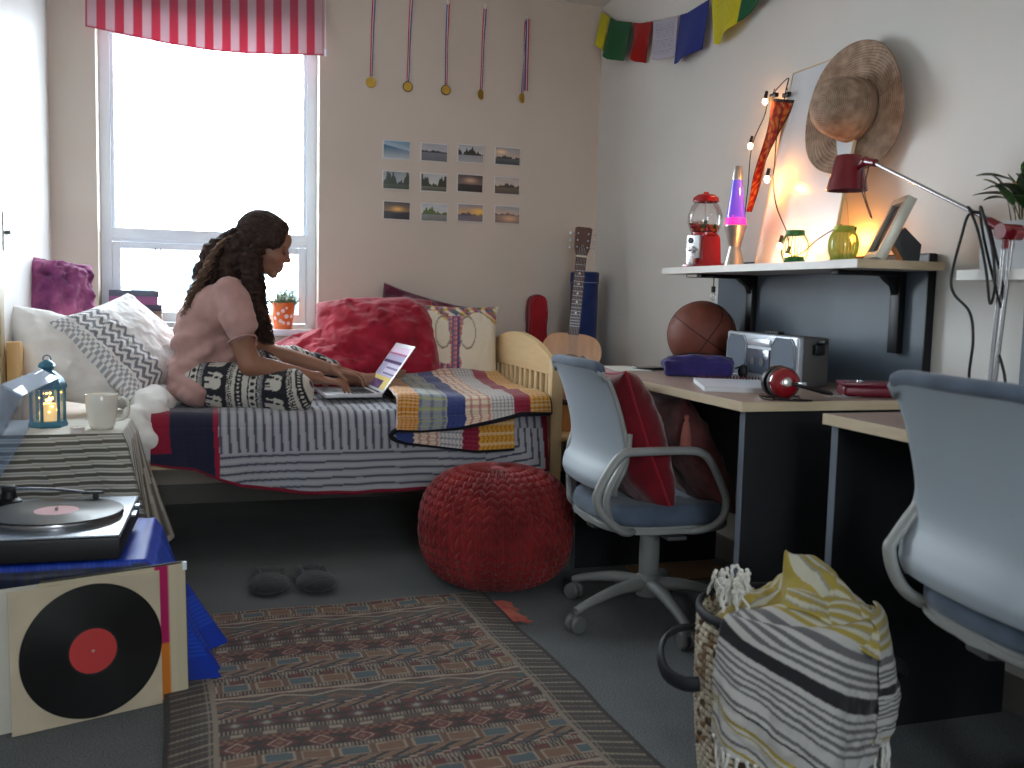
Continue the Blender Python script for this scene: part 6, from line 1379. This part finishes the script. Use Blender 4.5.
# ================================================================ KILIM RUG
RW, RL = .975, 1.72
rug = thing('rug', 'flat-woven kilim rug with patterned bands and fringed corner on the carpet', 'rug', (.39, 2.05, 0), .042)
def rug_col(U, V):
    x = U*RW; t = V*RL; rs = np.random.RandomState(4)
    base, crm, red, blu, og, dk, te = L((104, 92, 84)), L((182, 166, 146)), L((116, 48, 48)), L((84, 108, 118)), L((142, 104, 78)), L((48, 42, 42)), L((70, 96, 100))
    c = np.broadcast_to(base, U.shape+(3,)).copy()
    tt_ = t+.006*np.sin(x*7)+.003*np.sin(x*19+t*4)
    bands = []; p = .0; seq = ['r', 'B', 's', 'l', 'S', 'b', 'k', 'o', 'r', 'C', 's', 'w', 'd', 'L', 's', 'B', 'o', 'k', 's']
    wid = {'r': .026, 'B': .062, 's': .022, 'l': .03, 'S': .034, 'b': .04, 'k': .030, 'o': .036, 'C': .058, 'w': .03, 'd': .026, 'L': .060}
    i = 0
    while p < RL: k_ = seq[i % len(seq)]; bands.append((p, wid[k_]*.78, k_, i)); p += wid[k_]*.78; i += 1
    for p, w, k_, i in bands:
        m = (tt_ >= p) & (tt_ < p+w); q = (tt_-p)/w; ph = i*.37; tri = lambda f: np.abs(((x*f+ph) % 1)*2-1)
        if k_ == 'r': cc = np.where((((x/.075+ph) % 1) < .45)[..., None], red, np.where(((x/.011 % 1) < .5)[..., None], crm*.8, dk)); 
        elif k_ == 'B':
            u_ = (x/.078+ph) % 1; n_ = np.floor(x/.078+ph) % 2; ins = (np.abs(u_-.5) < .36) & (np.abs(q-.5) < .34); ring = (np.abs(u_-.5) < .42) & (np.abs(q-.5) < .42)
            cc = np.where(ring[..., None], crm, og*.75); cc = np.where(ins[..., None], np.where((n_ > 0)[..., None], blu, og), cc)
        elif k_ == 's': cc = np.where((((x/.0085) % 1) < .5)[..., None], crm*.9, dk)
        elif k_ == 'l': cc = np.where((np.abs(q-.5) < .18+.2*tri(9))[..., None], crm, red*.8)
        elif k_ == 'S': s_ = tri(7.5)*.8+.1; cc = np.where((np.abs(q-s_) < .16)[..., None], crm, base*.85)
        elif k_ == 'b': u_ = (x/.13+ph) % 1; cc = np.where(((np.abs(u_-.5) < .18) & (np.abs(q-.5) < .35))[..., None], te, np.where((np.abs(q-tri(12)) < .2)[..., None], og, base))
        elif k_ == 'k': n_ = (np.floor(x/.018)+np.floor(q*3)) % 4; cc = np.where((n_ == 0)[..., None], crm, np.where((n_ == 1)[..., None], red, np.where((n_ == 2)[..., None], te, dk)))
        elif k_ == 'o': cc = np.where((np.abs(((x/.05+q*.9) % 1)-.5) < .2)[..., None], og*1.15, np.where((np.abs(((x/.05+q*.9) % 1)-.5) < .28)[..., None], crm*.8, dk*1.3))
        elif k_ == 'C': d_ = np.abs(((x/.068+ph) % 1)-.5)*2+np.abs(q-.5)*1.6; cc = np.where((d_ < .35)[..., None], crm, np.where((d_ < .62)[..., None], te, np.where((d_ < .95)[..., None], red, dk*1.2)))
        elif k_ == 'w': cc = np.where((((x/.07+ph) % 1) < .42)[..., None] & (np.abs(q-.5) < .3)[..., None], crm, base*.9)
        elif k_ == 'd': cc = np.where((((x/.02+np.floor(q*2)*.5) % 1) < .5)[..., None], og, red*.9)
        else: d_ = np.abs(((x/.088+ph) % 1)-.5)*2+np.abs(q-.5)*1.2; cc = np.where((d_ < .25)[..., None], og, np.where((d_ < .5)[..., None], red*1.1, np.where((d_ < .62)[..., None], crm, np.where((d_ < .95)[..., None], red*.75, dk))))
        c = np.where(m[..., None], cc, c)
    bd = (x < .105) | (x > RW-.105); xe = np.minimum(x, RW-x)
    dg_ = ((t/.055+xe*6.0) % 1); bc = np.where((dg_ < .16)[..., None], crm*.8, np.where((np.abs(dg_-.55) < .05)[..., None], crm*.5, L((74, 70, 66)))); bc = bc*np.where(((xe/.010) % 1 < .35), .72, 1.0)[..., None]
    c = np.where(bd[..., None], bc, c); c = np.where(((np.abs(xe-.105) < .005) | (np.abs(xe-.092) < .002))[..., None], crm*.75, c); c = np.where((xe < .009)[..., None], dk*.8, c)
    c = np.where(((t < .006))[..., None], crm*.8, c)
    wv = .90+.10*np.sin(t*1500)*np.sin(x*1300); nse = .92+.12*rs.rand(*U.shape); c = c*.74+L((100, 90, 84))*.26; return np.moveaxis(c*(wv*nse)[..., None]*.92, -1, 0)
def rug_pos(u, v): x = (u-.5)*RW; y = RL/2-.0-v*RL; return (x+.004*math.sin(y*9), y, .0075+.002*math.sin(x*13+y*5)+.0015*math.sin(y*23))
grid('rug_weave', 330, 560, rug_pos, attr_mat('kilim_wool', bump=(260, .8, .004), sheen=.1), rug, rug_col, thick=.006)
b = MB(); rt_ = random.Random(2)
for i in range(26):
    t0 = Vector((RW/2-.002, RL/2-.10-.0075*i, .008)); e = t0+Vector((.035+.03*rt_.random(), -.03+.02*rt_.random(), -.004)); b.tube([t0, (t0+e)/2+Vector((0, 0, .006)), e], .0028, 5)
o = b.build('fringe', fabric('coral_fringe', (168, 70, 60), (196, 104, 84)), rug, smooth=180); o['kind'] = 'stuff'

# ================================================================ LAUNDRY BASKET AND BLANKET
BC = Vector((1.072, 1.595, 0)); BR, BH = .160, .365
ba = thing('laundry_basket', 'tall woven basket with black rim and strap handles beside the desk', 'basket', tuple(BC))
def bask_pos(u, v):
    a = 2*PI*u; z = BH*v; r = BR-.018*(1-v)+.008*math.sin(v*PI); c = u*46; rw = v*26
    h = .0045*math.sin(2*PI*c+PI*(int(rw) % 2))*abs(math.sin(PI*rw))**.6+.0015*abs(math.sin(PI*rw)); return ((r+h)*math.cos(a), (r+h)*math.sin(a), z)
def bask_col(U, V):
    c = U*46; rw = np.floor(V*26); n_ = (np.sin(np.floor(c)*12.9+rw*78.2)*43758.5) % 1; a_, b_, d_ = L((206, 196, 176)), L((150, 124, 96)), L((96, 76, 60))
    o = np.where((n_ < .76)[..., None], a_, np.where((n_ < .94)[..., None], b_, d_)); o = np.where((((V*26) % 1) < .14)[..., None], d_*.7, o); return np.moveaxis(o, -1, 0)
grid('woven_wall', 552, 208, bask_pos, attr_mat('seagrass_weave', bump=(200, .5, .002)), ba, bask_col, thick=.005)
MB().lathe([(0, .002), (BR-.022, .002), (BR-.020, .010), (0, .010)], n=48).build('basket_bottom', mat('basket_base', (140, 120, 96), .9), ba)
MB().tube([((BR+.001)*math.cos(a*PI/36), (BR+.001)*math.sin(a*PI/36), BH) for a in range(72)], .0085, 8, closed=True, flat=(.8, 1.3)).build('rim_binding', mat('black_webbing', (30, 30, 38), .7, bump=(300, .4, .001)), ba, smooth=180)
for a0 in (2.72, -.42):
    d = Vector((math.cos(a0), math.sin(a0), 0)); s_ = Vector((-d.y, d.x, 0)); P_ = [d*BR+s_*.070+Vector((0, 0, .235)), d*(BR+.030)+s_*.066+Vector((0, 0, .232)), d*(BR+.062)+s_*.040+Vector((0, 0, .240)), d*(BR+.074)+Vector((0, 0, .262)), d*(BR+.062)-s_*.040+Vector((0, 0, .285)), d*(BR+.030)-s_*.062+Vector((0, 0, .298)), d*BR-s_*.066+Vector((0, 0, .300))]
    MB().tube(P_, .011, 10, sub=5, flat=(.5, 1.4)).build('strap_handle', mat('black_strap', (26, 26, 34), .6, bump=(300, .4, .001)), ba, smooth=180)
bk_ = thing('striped_blanket', 'fringed blanket in white, grey and yellow stripes spilling over the basket', 'blanket', (BC.x, BC.y, BH))
def stripes(s):
    """colour by distance s (m) across the stripes"""
    w, g, k_, y, pg = L((182, 180, 176)), L((100, 98, 100)), L((40, 38, 42)), L((156, 138, 62)), L((142, 140, 138))
    c = np.broadcast_to(w, s.shape+(3,)).copy()
    bands = [(-.34, -.10, 'yy'), (-.085, -.070, 'g'), (-.060, -.052, 'g'), (-.045, -.037, 'g'), (-.030, -.022, 'g'), (-.010, .018, 'k'), (.030, .036, 'g'), (.044, .052, 'g'), (.060, .066, 'g'), (.074, .082, 'g'), (.090, .096, 'g'), (.118, .126, 'g'), (.134, .139, 'k'), (.165, .175, 'y'), (.182, .186, 'y'), (.21, .218, 'g'), (.23, .238, 'y')]
    for a, b_, k2 in bands:
        m = ((s >= a) & (s < b_))[..., None]
        if k2 == 'yy': c = np.where(m, np.where((((s/.022) % 1) < .5)[..., None], y*1.05, np.where((((s/.022) % 1) < .62)[..., None], pg, L((186, 184, 164)))), c)
        else: c = np.where(m, {'g': g, 'k': k_, 'y': y}[k2], c)
    return c
M_BLK2 = attr_mat('striped_cotton_throw', bump=(700, .35, .001), sheen=.2)
A_0, A_1 = math.radians(-160), math.radians(-28)
def drape(u, v, A0_=A_0, A1_=A_1, off=0, zb=None, lift=0):
    a = A0_+(A1_-A0_)*u; d = v
    zb_ = float(np.interp(u, [0, .25, .55, .78, .80, 1], [.170, .115, .065, .10, .16, .175])) if zb is None else zb(u)
    fold = .010*math.sin(a*7+1.2*d)+.006*math.sin(a*15+2)*d+.010*noise.fractal(Vector((a*3.2, d*5.5, 1)), .9, 2, 3); 
    if d < .30:                                   # from inside the basket up over the rim
        q = d/.30; r = BR*(.35+.65*q)+.004*q; z = BH+.012+.030*math.sin(q*PI)*(.5+.8*u)+.012*(1-q)*math.sin(a*5)+.004*q
    elif d < .42: q = (d-.30)/.12; r = BR+.004+.020*math.sin(q*PI/2); z = BH+.024-.03*(1-math.cos(q*PI/2))
    else: q = (d-.42)/.58; r = BR+.024+.006*q+fold*min(1, q*2)+.012*math.sin(q*PI); z = (BH-.006)+(zb_-(BH-.006))*q
    return Vector((BC.x+(r+off)*math.cos(a), BC.y+(r+off)*math.sin(a), z+lift))
def dcol(A0_, A1_, sh=0, sl=.42):
    def f(U, V):
        arc = (A0_+(A1_-A0_)*U)*(BR+.02)+1.65*(BR+.02); down = np.where(V < .42, (V-.42)*.30, (V-.42)/.58*.28)
        s = down*.93-arc*sl-.075+sh; return np.moveaxis(stripes(s), -1, 0)
    return f
grid('blanket_front', 200, 220, drape, M_BLK2, bk_, dcol(A_0, A_1), thick=.003, world=True)
f2 = lambda u, v: drape(u, .30+.70*v, math.radians(-62), math.radians(-22), .008, lambda q: .145+.02*q, .004)
grid('blanket_fold', 90, 140, f2, M_BLK2, bk_, dcol(math.radians(-62), math.radians(-22), .02, .02), thick=.003, world=True)
def mound(u, v):
    a = 2*PI*u; r = (BR-.010)*v; p = Vector((r*math.cos(a), r*math.sin(a), 0)); n_ = noise.ridged_multi_fractal(p*8+Vector((3, 1, 0)), 1.0, 2.0, 3, 1, 2)
    z = BH-.045+.050*(1-v*v)+.022*n_*(1-v**4)+.060*max(0, .3+math.cos(a+.3))*(1-v**5); return (BC.x+p.x, BC.y+p.y, z)
grid('blanket_top', 160, 70, mound, M_BLK2, bk_, lambda U, V: np.moveaxis(stripes(-.13-.07*np.sin(2*PI*U+.6)*V-.05*V), -1, 0), thick=.003, world=True)
def flap(u, v):     # crumpled corner sticking up at the right of the basket
    p = Vector((BC.x+.005, BC.y-.010, BH+.030)).lerp(Vector((BC.x+.135, BC.y-.115, BH-.030)), v)+Vector((.085*(u-.5)*1.6, .115*(u-.5)*1.6, .014+.055*math.sin(u*PI)*math.sin(min(1, v*1.3)*PI*.75+.25)+.012*math.sin(u*9+v*5))); return p
grid('blanket_flap', 60, 60, flap, M_BLK2, bk_, lambda U, V: np.moveaxis(stripes(-.31+.19*U+.01*np.sin(V*8)), -1, 0), thick=.004, world=True)
M_FRG = fabric('white_fringe_cord', (206, 204, 196), (222, 220, 214), scale=300, bumpd=.002); rf = random.Random(6)
b = MB()
def strand(mb, p, ln_, r=.0032):
    q = [Vector(p)]
    for i in range(5): q.append(q[-1]+Vector((rf.uniform(-.006, .006), rf.uniform(-.006, .004), -ln_/5)))
    q = [Vector((x.x, x.y, max(.006, x.z))) for x in q]; mb.tube(q, [r, r, r*.9, r*.9, r*1.25, r*.5], 6, sub=3); mb.ell(tuple(q[0]), r*1.5, None, 8, 6)
for i in range(34): strand(b, drape((i+.5)/34, 1, off=.002), rf.uniform(.055, .085))
for i in range(12): strand(b, f2((i+.5)/12, 1), rf.uniform(.055, .085))
for i in range(34): a = rf.uniform(1.7, 3.5); r = rf.uniform(.07, .135); strand(b, (BC.x+r*math.cos(a), BC.y+r*math.sin(a)+.01, BH+.055), .045, .003)
o = b.build('fringe', M_FRG, bk_, True, smooth=180); o['kind'] = 'stuff'
